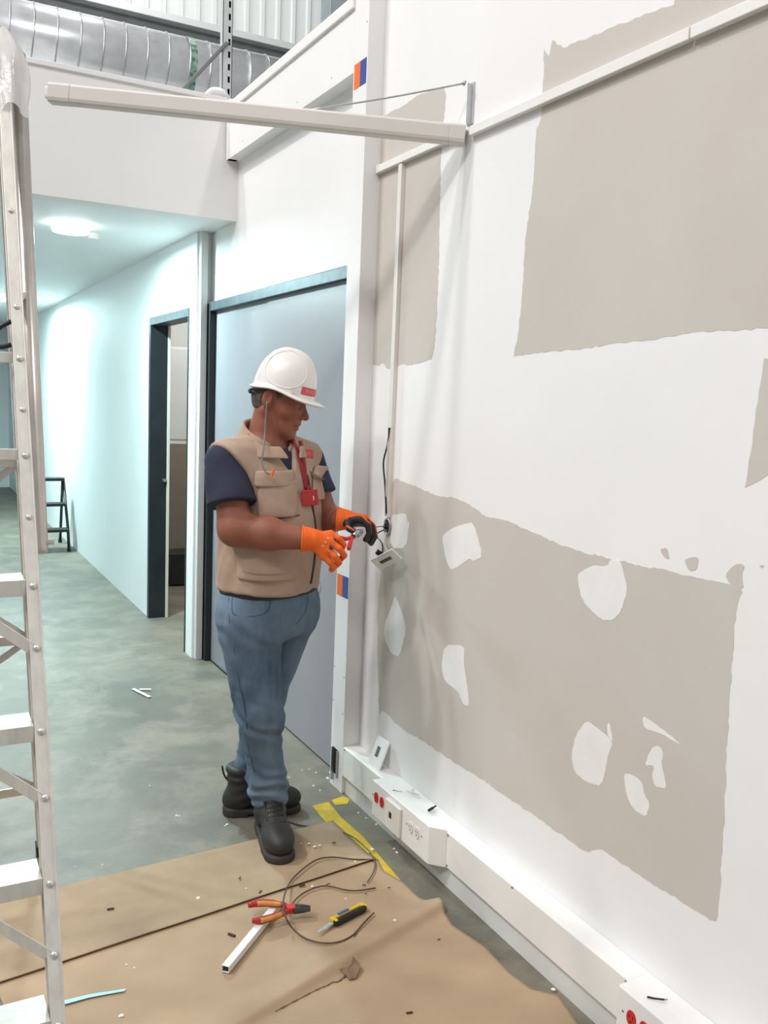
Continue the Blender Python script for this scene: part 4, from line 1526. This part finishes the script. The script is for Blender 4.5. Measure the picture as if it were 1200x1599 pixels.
# red chest emblem (its print is not readable in the photo)
mk = MB()
gx = np.linspace(0, 1, 7)
rows = [[hit(vest_sdf, 471 + 18 * u, 702 + 2 * u + 12 * v, .0035) for u in gx] for v in (0, .5, 1)]
mk.add([p for r_ in rows for p in r_], [(r_ * 7 + c_, r_ * 7 + c_ + 1, (r_ + 1) * 7 + c_ + 1, (r_ + 1) * 7 + c_) for r_ in range(2) for c_ in range(6)])
emb = mk.build('red_emblem', mat('emblem_red', (196, 58, 60), .7, var=.1), vest, local=True)
for k in range(5):
    MB().tube([hit(vest_sdf, 473.5 + k * 3.2, 705 + k * .4, .005), hit(vest_sdf, 474.5 + k * 3.2, 712 + k * .4, .005)], .0010, 5).build('emblem_letter', mat('emblem_pale', (226, 170, 160), .7), emb, local=True)
# lanyard and badge
def chest_sdf(p):
    return np.minimum(np.minimum(vest_sdf(p), shirt_sdf(p)), body_sdf(p))


for l0 in (-.020, .026):
    pts = catmull([hit(chest_sdf, *q_, .006) for q_ in (((459, 688), (464, 706), (469, 726), (474, 748), (477, 766)) if l0 < 0 else ((468, 690), (471, 706), (474, 726), (476, 748), (478, 766)))], 3)
    mb = MB()
    vs = []
    for p in pts:
        lat = np.array([math.sin(.66), math.cos(.66), 0]) * .0075
        vs += [p - lat, p + lat]
    mb.add(vs, [(2 * i, 2 * i + 1, 2 * i + 3, 2 * i + 2) for i in range(len(pts) - 1)])
    ob = mb.build('lanyard', M_LAN, man, smooth=True, local=True)
    ob.modifiers.new('thick', 'SOLIDIFY').thickness = .002
bc_ = hit(vest_sdf, 479, 778, .012)
bl = np.array([math.sin(.64), math.cos(.64), 0]); bf = np.array([math.cos(.64), -math.sin(.64), 0])
bu = _n(np.array([0, 0, 1]) - bl * .16)
badge = MB().prism([bc_ + bl * a * .041 + bu * b_ * .028 for a, b_ in ((-1, -1), (1, -1), (1, 1), (-1, 1))], bf * .005).build('badge', M_BADGE, man, .002, local=True)
MB().prism([bc_ + bf * .0052 + bl * (.015 + a * .0022) + bu * (b_ * .008 - .002) for a, b_ in ((-1, -1), (1, -1), (1, 1), (-1, 1))], bf * .0005).build('badge_mark', M_PVC, badge, local=True)
MB().prism([bc_ + bu * .028 + bl * a * .010 + bu * b_ * .016 for a, b_ in ((-1, 0), (1, 0), (.3, 1), (-.3, 1))], bf * .004).build('badge_clip', M_LAN, badge, .001, local=True)


# ---- jeans
H_R = np.array([-.078, -.085, .80]); H_L = np.array([.048, .080, .81])
K_R = pl(404, 1108, .10); A_R = np.array([.004, -.045, .13])
K_L = pl(417, 1082, -.07); A_L = pl(388, 1200, -.13)
A_L[2] = .14


def jeans_sdf(p):
    z = p[:, 2]
    zz_ = np.array([.70, .78, .86, .93])
    a = np.interp(z, zz_, [.160, .182, .186, .184]); b_ = np.interp(z, zz_, [.13, .145, .152, .150])
    al = math.radians(28)
    dx = p[:, 0] + .020; dy = p[:, 1]
    f = dx * math.cos(al) - dy * math.sin(al); l = dx * math.sin(al) + dy * math.cos(al)
    d = ((np.abs(l / a) ** 2.3 + np.abs(f / b_) ** 2.3 + 1e-9) ** (1 / 2.3) - 1) * np.minimum(a, b_) * .9
    d = smax(smax(d, z - .935, .008), .74 - z, .03)
    fr_ = smin(rc(p, H_R, K_R, .110, .080), rc(p, K_R, A_R, .078, .058), .03)
    fl_ = smin(rc(p, H_L, K_L, .104, .072), rc(p, K_L, A_L, .070, .054), .03)
    # cloth folds: stacked rings above the cuffs, creases behind the knees, pull lines at the hip
    rg = np.exp(-((z - .19) / .07) ** 2)
    nz = folds(p, 22, 2.6)
    fr_ = fr_ - rg * (.006 + .0055 * np.sin(125 * z + 30 * p[:, 0] + 3 * nz) + .008 * nz)
    fl_ = fl_ - rg * (.003 + .003 * np.sin(120 * z - 24 * p[:, 0] + 3 * nz) + .004 * nz)
    kn = np.exp(-((z - K_R[2] + .04) / .09) ** 2)
    nk_ = folds(p + .37, 17, 2.0)
    fr_ = fr_ - kn * (.0095 * nk_ + .0045 * np.sin(85 * z + 45 * p[:, 0] + 2 * nz))
    fl_ = fl_ - kn * .009 * nk_
    lw = np.clip((.95 - z) / .2, .35, 1)
    fr_ = fr_ - lw * (.0032 * folds(p, 12, .8) + .0022 * folds(p + .2, 40, 1.1))
    fl_ = fl_ - lw * (.0032 * folds(p + .6, 12, .8) + .0022 * folds(p + .8, 40, 1.1))
    hp_ = np.exp(-((z - .76) / .06) ** 2)
    fr_ = fr_ - hp_ * (.0045 * np.sin(60 * z + 55 * p[:, 0] + 2 * nz))
    d = smin(d, smin(fr_, fl_, .02), .045)
    cut = np.minimum(np.maximum(.118 - z, -1), 1)
    d = smax(d, .118 - z, .006)
    return d


jeans = sdf_obj('jeans', jeans_sdf, (-.25, -.26, .10), (.23, .25, .95), .0042, M_DENIM, man)


def stitch(pxs, name, par, fn, r=.0016, mt=None, w=.12, off=.0005):
    pts = []
    for px, py in pxs:
        q = pl(px, py, w)
        pts.append(np.array([q[0], near_y(fn, q[0], q[2]) - off, q[2]]))
    return MB().tube(catmull(pts, 4), r, 5).build(name, mt or M_STITCH, par, smooth=True, local=True)


stitch([(366, 927), (367, 945), (372, 953), (395, 955), (415, 952), (424, 943), (426, 925)], 'pocket_seam', jeans, jeans_sdf)
stitch([(360, 930), (364, 965), (371, 1010), (378, 1060), (388, 1110), (390, 1160), (398, 1205)], 'side_seam', jeans, jeans_sdf, .0022)
stitch([(478, 925), (479, 945), (474, 962), (462, 975)], 'fly_seam', jeans, jeans_sdf, w=.10)
stitch([(405, 916), (405, 932)], 'belt_loop', jeans, jeans_sdf, .004)


def belt_sdf(p):
    z = p[:, 2]
    al = math.radians(28)
    dx = p[:, 0] + .020; dy = p[:, 1]
    f = dx * math.cos(al) - dy * math.sin(al); l = dx * math.sin(al) + dy * math.cos(al)
    d = ((np.abs(l / .191) ** 2.3 + np.abs(f / .153) ** 2.3 + 1e-9) ** (1 / 2.3) - 1) * .15
    return smax(np.maximum(d, np.abs(z - .912) - .017), -(d + .008), .002)


sdf_obj('belt', belt_sdf, (-.25, -.25, .88), (.22, .25, .95), .004, M_BLACK, man)


# ---- boots
def boot(name, heel, toe, lift=0.0, lean=(0, 0), lbl=None):
    heel = np.array([*heel, lift]); toe = np.array([*toe, lift])
    F_ = _n(toe - heel)
    L_ = np.array([-F_[1], F_[0], 0])
    L0 = np.linalg.norm(toe - heel)
    s_ = L0 / .300
    Mx = np.stack([F_, L_, np.array([0, 0, 1.0])])

    def q_(p):
        return (p - heel) @ Mx.T / s_

    def upper(p):
        q = q_(p)
        d = ell(q, (.225, 0, .050), (.072, .050, .044))
        d = smin(d, rc(q, (.205, 0, .052), (.110, 0, .098), .042, .043), .03)
        d = smin(d, ell(q, (.055, 0, .055), (.055, .042, .052)), .03)
        d = smin(d, rc(q, (.075, 0, .08), (.066 + lean[0], lean[1], .185), .050, .053), .03)
        d = smax(d, .022 - q[:, 2], .005)
        d = d - .0018 * np.sin(160 * q[:, 2] - 60 * q[:, 0]) * np.exp(-((q[:, 0] - .10) / .05) ** 2)
        # padded collar rings
        d = d - .003 * np.sin(190 * q[:, 2]) * np.clip((q[:, 2] - .12) / .03, 0, 1)
        return smax(d, q[:, 2] - .19, .008) * s_

    def sole(p):
        q = q_(p)
        z = q[:, 2].copy()
        q2 = q.copy(); q2[:, 2] = 0
        g = np.minimum(rc(q2, (.046, 0, 0), (.20, .0, 0), .044, .050), rc(q2, (.20, 0, 0), (.246, 0, 0), .052, .050))
        wv = .0
        h = np.interp(q[:, 0], [0, .06, .12, .2, .26, .31], [.036, .033, .027, .026, .025, .027])
        d = smax(g, z - h, .012)
        d = smax(d, -z, .003)
        hl = np.maximum(np.maximum(.095 - q[:, 0], q[:, 0] - .125), z - .010)
        return smax(d, -hl, .003) * s_

    lo = np.minimum(heel, toe) - .09; hi = np.maximum(heel, toe) + .09
    lo[2] = -.008 + lift; hi[2] = .225 + lift
    bo = sdf_obj(name, upper, lo, hi, .0034, M_BOOT, man)
    sdf_obj('sole', sole, lo, hi, .0034, M_SOLE, bo)

    def top(x, l):
        zs = np.linspace(.21, .03, 120)
        P = heel + (F_ * x + L_ * l)[None, :] * s_ + np.array([0, 0, 1.0]) * zs[:, None] * s_
        d = upper(P)
        k = np.argmax(d < 0)
        return P[k] + np.array([0, 0, .001])
    for k, x in enumerate((.178, .160, .143, .128)):
        MB().tube(catmull([top(x, -.024), top(x + .004, -.01), top(x + .004, .01), top(x - .006, .024)], 3), .0026, 6).build('lace', M_BLACK, bo, smooth=True, local=True)
        MB().tube(catmull([top(x, .024), top(x - .004, .008), top(x - .010, -.008), top(x - .015, -.024)], 3), .0026, 6).build('lace', M_BLACK, bo, smooth=True, local=True)
    # toe-cap ridge and eyelet facings
    MB().tube(catmull([top(.185, -.043), top(.205, -.022), top(.212, 0), top(.205, .022), top(.185, .043)], 4), .0022, 6).build('toe_cap_seam', M_SOLE, bo, smooth=True, local=True)
    for s2 in (-1, 1):
        MB().tube(catmull([top(.118, s2 * .030), top(.15, s2 * .030), top(.185, s2 * .030)], 4), .003, 6).build('eyelet_facing', M_BOOT, bo, smooth=True, local=True)
    return bo, F_, heel, s_


bR = boot('front_boot', (-.020, .030), (.082, -.275), lift=.0046)
bL = boot('rear_boot', (-.192, .098), (.105, .165))
# pull tab at the back of the rear boot
hl_ = bL[2]
MB().tube(catmull([hl_ + np.array([.022, .004, .13]), hl_ + np.array([.006, 0, .155]), hl_ + np.array([-.002, 0, .190])], 4), .004, 6).build('pull_tab', M_BLACK, bL[0], smooth=True, local=True)


# ---- gloves
def hand_sdf(wrist, cuff, chains, thumb, palm_r, fr=.0112):
    def fn(p):
        d = rc(p, cuff, wrist, .044, .036)
        for i, ch in enumerate(chains):
            d = smin(d, rc(p, wrist + (ch[0] - wrist) * .25, ch[0], palm_r + .004, palm_r), .014)
        fd = None
        for ch in chains + [thumb]:
            c_ = None
            for k in range(len(ch) - 1):
                e = rc(p, ch[k], ch[k + 1], fr * (1.06 - .07 * k), fr * (1.0 - .07 * k))
                c_ = e if c_ is None else np.minimum(c_, e)
            fd = c_ if fd is None else np.minimum(fd, c_)
        d = smin(d, fd, .008)
        cd = _n(cuff - wrist)
        return smax(d, ((p - cuff) @ cd), .003)
    return fn


wr = pl(488, 843, .240); cu = pl(472, 842, .243)
chR = [[pl(516, 836, .225), pl(529, 841, .230), pl(537, 851, .215), pl(534, 858, .195)],
       [pl(516, 847, .240), pl(530, 857, .248), pl(538, 868, .232), pl(533, 873, .210)],
       [pl(511, 858, .245), pl(523, 869, .252), pl(530, 879, .238), pl(525, 884, .215)],
       [pl(505, 867, .242), pl(515, 878, .248), pl(522, 886, .236), pl(518, 890, .215)]]
thR = [pl(494, 838, .215), pl(512, 834, .190), pl(526, 841, .180), pl(536, 850, .178)]
fnR = hand_sdf(wr, cu, chR, thR, .0165)
gR = sdf_obj('glove', fnR, pl(460, 900, .30) - .02, pl(548, 815, .13) + .02, .0026, [M_GLOVE, M_GLOVEB], man)
wl = pl(540, 812, .0); cul = pl(527, 811, .0)
chL = [[pl(563, 811, .030), pl(575, 820, .036), pl(577, 834, .034), pl(571, 843, .032)],
       [pl(568, 810, .010), pl(581, 820, .012), pl(585, 836, .012), pl(579, 847, .014)],
       [pl(570, 812, -.012), pl(583, 823, -.012), pl(586, 838, -.010), pl(580, 849, -.006)],
       [pl(570, 816, -.032), pl(580, 826, -.034), pl(583, 838, -.030), pl(577, 846, -.026)]]
thL = [pl(543, 818, .030), pl(545, 826, .048), pl(552, 830, .056), pl(562, 832, .054)]
fnL = hand_sdf(wl, cul, chL, thL, .0165)
gL = sdf_obj('glove', fnL, pl(515, 870, .10) - .02, pl(600, 790, -.08) + .02, .0026, [M_GLOVE, M_GLOVEB], man)


def two_tone(o, test):
    me = o.data
    n = len(me.polygons)
    nr = np.zeros(n * 3); me.polygons.foreach_get('normal', nr); nr = nr.reshape(-1, 3)
    ce = np.zeros(n * 3); me.polygons.foreach_get('center', ce); ce = ce.reshape(-1, 3)
    me.polygons.foreach_set('material_index', test(nr, ce).astype(np.int32))


xk = np.mean([c[0][0] for c in chR])
two_tone(gR, lambda nr, ce: (nr @ _n([-.15, .75, -.62]) > .30) & (ce[:, 0] > wr[0]))
xk2 = np.mean([c[0][0] for c in chL])
two_tone(gL, lambda nr, ce: ((nr @ _n([-.45, -.55, -.65]) > (.38 - np.clip((ce[:, 0] - wl[0]) / (xk2 - wl[0]), 0, 1.3) * .5)) & (ce[:, 0] > wl[0] + .004)) | (rc(ce, thL[0], thL[-1], .018, .018) < 0))
for g_, c0, w_ in ((gR, cu, wr), (gL, cul, wl)):
    u_, v_, d_ = frame(w_ - c0)
    MB().tube([c0 + .0425 * (u_ * math.cos(a) + v_ * math.sin(a)) for a in [2 * math.pi * i / 24 for i in range(25)]], .003, 6).build('cuff_band', M_GLOVE, g_, smooth=True, local=True)


# print on the back of the near glove
def on_glove(px, py, off=.0006):
    q0 = pl(px, py, .36); q1 = pl(px, py, .15)
    ts = np.linspace(0, 1, 300)
    P = q0 + (q1 - q0) * ts[:, None]
    d = fnR(P)
    k = np.argmax(d < 0)
    return P[k] + (q0 - q1) / np.linalg.norm(q0 - q1) * off


lab = [[on_glove(511 + 11 * v - 0 * u + 6 * 0 + (u * 4), 862 - 22 * v + u * 3.2) for u in (0, .5, 1)] for v in (0, .25, .5, .75, 1)]
mb = MB()
mb.add([p for row in lab for p in row], [(r_ * 3 + c_, r_ * 3 + c_ + 1, r_ * 3 + c_ + 4, r_ * 3 + c_ + 3) for r_ in range(4) for c_ in range(2)])
gl = mb.build('glove_label', M_BLACK, gR, local=True)
for k in range(7):
    v = .08 + k * .125
    MB().tube([on_glove(512 + 11 * v, 862 - 22 * v + .6, .001), on_glove(514.2 + 11 * v, 862 - 22 * v + 2.4, .001)], .0011, 5).build('label_letter', mat('label_pale', (216, 190, 150), .7), gl, local=True)
for k in range(3):
    MB().tube([on_glove(503 + k * 4, 852 - 6 * k, .0008), on_glove(506 + k * 4, 854.5 - 6 * k, .0008)], .0028, 5).build('pale_print', mat('print_pale', (240, 170, 140), .7), gR, local=True)

# ---- hair, brows, eyes
def hair_sdf(p):
    q = (p - HO) @ HM.T
    d = ell(q, (.006, 0, .040), (.090, .077, .100)) - .0035
    d = smin(d, ell(q, (-.020, 0, -.010), (.062, .064, .06)) - .001, .03)
    reg = np.maximum(q[:, 0] - (.040 - .35 * np.maximum(0, .03 - q[:, 2]) - .5 * np.maximum(0, -.0 - q[:, 2])), -.052 - q[:, 2])
    ear_ = ell(np.abs(q * [1, 1, 1]) * [0, 1, 0] + q * [1, 0, 1], (-.006, .080, -.004), (.026, .03, .036))
    return smax(smax(smax(d, reg, .004), q[:, 2] - .09, .01), -ear_, .003)


sdf_obj('hair', hair_sdf, HO - .13, HO + .13, .0032, M_HAIR, man)
for s_ in (-1, 1):
    MB().tube(catmull([hp(.099, s_ * .012, .030), hp(.096, s_ * .030, .034), hp(.080, s_ * .048, .029)], 4), [.002, .003, .0034, .0036, .0036, .0034, .003, .0024, .0016], 6).build('eyebrow', M_HAIR, man, smooth=True, local=True)
    MB().tube(catmull([hp(.0935, s_ * .022, -.002), hp(.0955, s_ * .032, -.005), hp(.088, s_ * .045, -.003)], 4), .0013, 5).build('eyelash_line', M_HAIR, man, smooth=True, local=True)


# ---- hard hat
NPH, NT = 72, 22
vs = []
HC = (.018, 0, .036)


def hat_pt(t, ph, off=0.0):
    """t 0 crown .. 1 rim"""
    A_, B_h, H_ = .108 + off, .098 + off, .146 + off
    a = t * math.pi / 2
    s_ = math.sin(a) ** .86
    z = math.cos(a) ** .92 * H_
    f = HC[0] + A_ * s_ * math.cos(ph)
    l = B_h * s_ * math.sin(ph)
    return f, l, HC[2] + z


rim = []
for k in range(NT + 1):
    t = k / NT
    for i in range(NPH):
        ph = 2 * math.pi * i / NPH
        f, l, u = hat_pt(t, ph)
        # side panel ridge and centre ridge
        rg = .0022 * math.exp(-((l) / .016) ** 2) * (1 if t < .8 else 0)
        u += rg
        vs.append(hp(f, l, u))
fs = [(k * NPH + i, k * NPH + (i + 1) % NPH, (k + 1) * NPH + (i + 1) % NPH, (k + 1) * NPH + i) for k in range(NT) for i in range(NPH)]
# rim: short skirt, gutter lip, long visor at the front
base_n = len(vs)
for j, (out, dn) in enumerate(((.003, .010), (.010, .013), (.013, .018), (.006, .021))):
    for i in range(NPH):
        ph = 2 * math.pi * i / NPH
        f, l, u = hat_pt(1, ph)
        c = max(0, math.cos(ph))
        vis = c ** 1.6
        nrm = np.array([math.cos(ph), math.sin(ph)])
        ext = out + vis * (0, .018, .036, .033)[j]
        side_lift = .016 * math.exp(-((ph - math.pi * .52) / .60) ** 2) + .016 * math.exp(-((2 * math.pi - ph - math.pi * .52) / .60) ** 2)
        vs.append(hp(f + nrm[0] * ext, l + nrm[1] * ext, u - dn - vis * (-.003, -.004, -.003, -.001)[j] + side_lift))
for j in range(4):
    r0 = NT * NPH if j == 0 else base_n + (j - 1) * NPH
    r1 = base_n + j * NPH
    for i in range(NPH):
        fs.append((r0 + i, r0 + (i + 1) % NPH, r1 + (i + 1) % NPH, r1 + i))
hat = MB().add(vs, fs).build('hard_hat', M_HELM, man, smooth=True, local=True)
sm = hat.modifiers.new('thick', 'SOLIDIFY'); sm.thickness = .0028; sm.offset = -1
for s_ in (-1, 1):
    rgp = []
    for k in range(33):
        a = 2 * math.pi * k / 32
        ph = s_ * (1.50 + .82 * math.cos(a) * (1 + .1 * math.sin(a)))
        t = .60 + .36 * math.sin(a)
        rgp.append(hp(*hat_pt(t, ph, .0006)))
    MB().tube(rgp, .0022, 6).build('side_ridge', M_HELM, hat, smooth=True, local=True)
    MB().prism([hp(*hat_pt(t, s_ * ph, .0008)) for t, ph in ((.93, 1.12), (.93, .92), (.985, .92), (.985, 1.12))], HL * s_ * .002).build('accessory_slot', M_PVC2, hat, local=True)
mb = MB()
rows = []
for t in (.865, .90, .935, .97):
    rows.append([hp(*hat_pt(t, -.80 + .06 * k, .0012)) for k in range(19)])
mb.add([p for r_ in rows for p in r_], [(r_ * 19 + c_, r_ * 19 + c_ + 1, (r_ + 1) * 19 + c_ + 1, (r_ + 1) * 19 + c_) for r_ in range(3) for c_ in range(18)])
stk = mb.build('red_sticker', mat('sticker_red', (212, 84, 96), .5, var=.05), hat, smooth=True, local=True)
for k in range(8):
    ph = -.62 + k * .095
    MB().tube([hp(*hat_pt(.895, ph, .0018)), hp(*hat_pt(.94, ph + .03, .0018))], .0012, 5).build('sticker_letter', mat('sticker_pale', (236, 170, 172), .6), stk, local=True)
# black headband tail at the nape
MB().tube(catmull([hp(-.02, -.086, .028), hp(-.075, -.066, .010), hp(-.092, -.02, -.004), hp(-.092, .02, -.004), hp(-.075, .066, .010), hp(-.02, .086, .028)], 5), .0055, 6).build('headband', M_BLACK, hat, smooth=True, local=True)
# ear plug cord with its orange plug
crd = [hp(-.004, -.094, -.012), pl(415, 655, .10), pl(414, 678, .115), pl(412, 700, .16), pl(409, 722, .185), pl(415, 737, .195), pl(424, 742, .198)]
cd_ = MB().tube(catmull(crd, 6), .0028, 6).build('ear_plug_cord', mat('cord_grey', (120, 118, 112), .6, var=.1), man, smooth=True, local=True)
a = pl(424, 744, .200); c = pl(428, 734, .202)
MB().cyl(a, c, .0052, .0038, 10).build('ear_plug', M_ORANGE_T, cd_, local=True)

# ---- wire stripper held in the gloves (its own thing)
sw = loc_to_world(pl(548, 840, .06))
t = thing('wire_stripper', 'small red handled wire stripper held between the two orange gloves', 'wire stripper', tuple(sw))
LW_ = loc_to_world
pv = pl(552, 838, .13)
for p0, p1, tip in ((pl(545, 858, .185), pl(548, 846, .155), pl(566, 829, .085)), (pl(531, 840, .190), pl(541, 842, .158), pl(560, 838, .085))):
    MB().tube(catmull([LW_(p0), LW_(p1), LW_(pv)], 4), [.0065, .0075, .0078, .0076, .007, .0065, .006, .0055, .005], 10).build('handle', M_RED, t, smooth=True)
    MB().tube([LW_(pv), LW_((pv + tip) / 2 + np.array([0, 0, .004])), LW_(tip)], [.008, .0085, .004], 8).build('jaw', M_GALV, t, smooth=True)
MB().cyl(LW_(pv + np.array([0, -.009, 0])), LW_(pv + np.array([0, .009, 0])), .008, n=14).build('pivot', M_STEEL, t, .001)
rr_ = pl(561, 831, .080)
MB().tube([LW_(rr_ + np.array([.011 * math.cos(a), 0, .011 * math.sin(a)])) for a in [2 * math.pi * i / 20 for i in range(21)]], .0042, 8).build('stripping_ring', M_GALV, t, smooth=True)
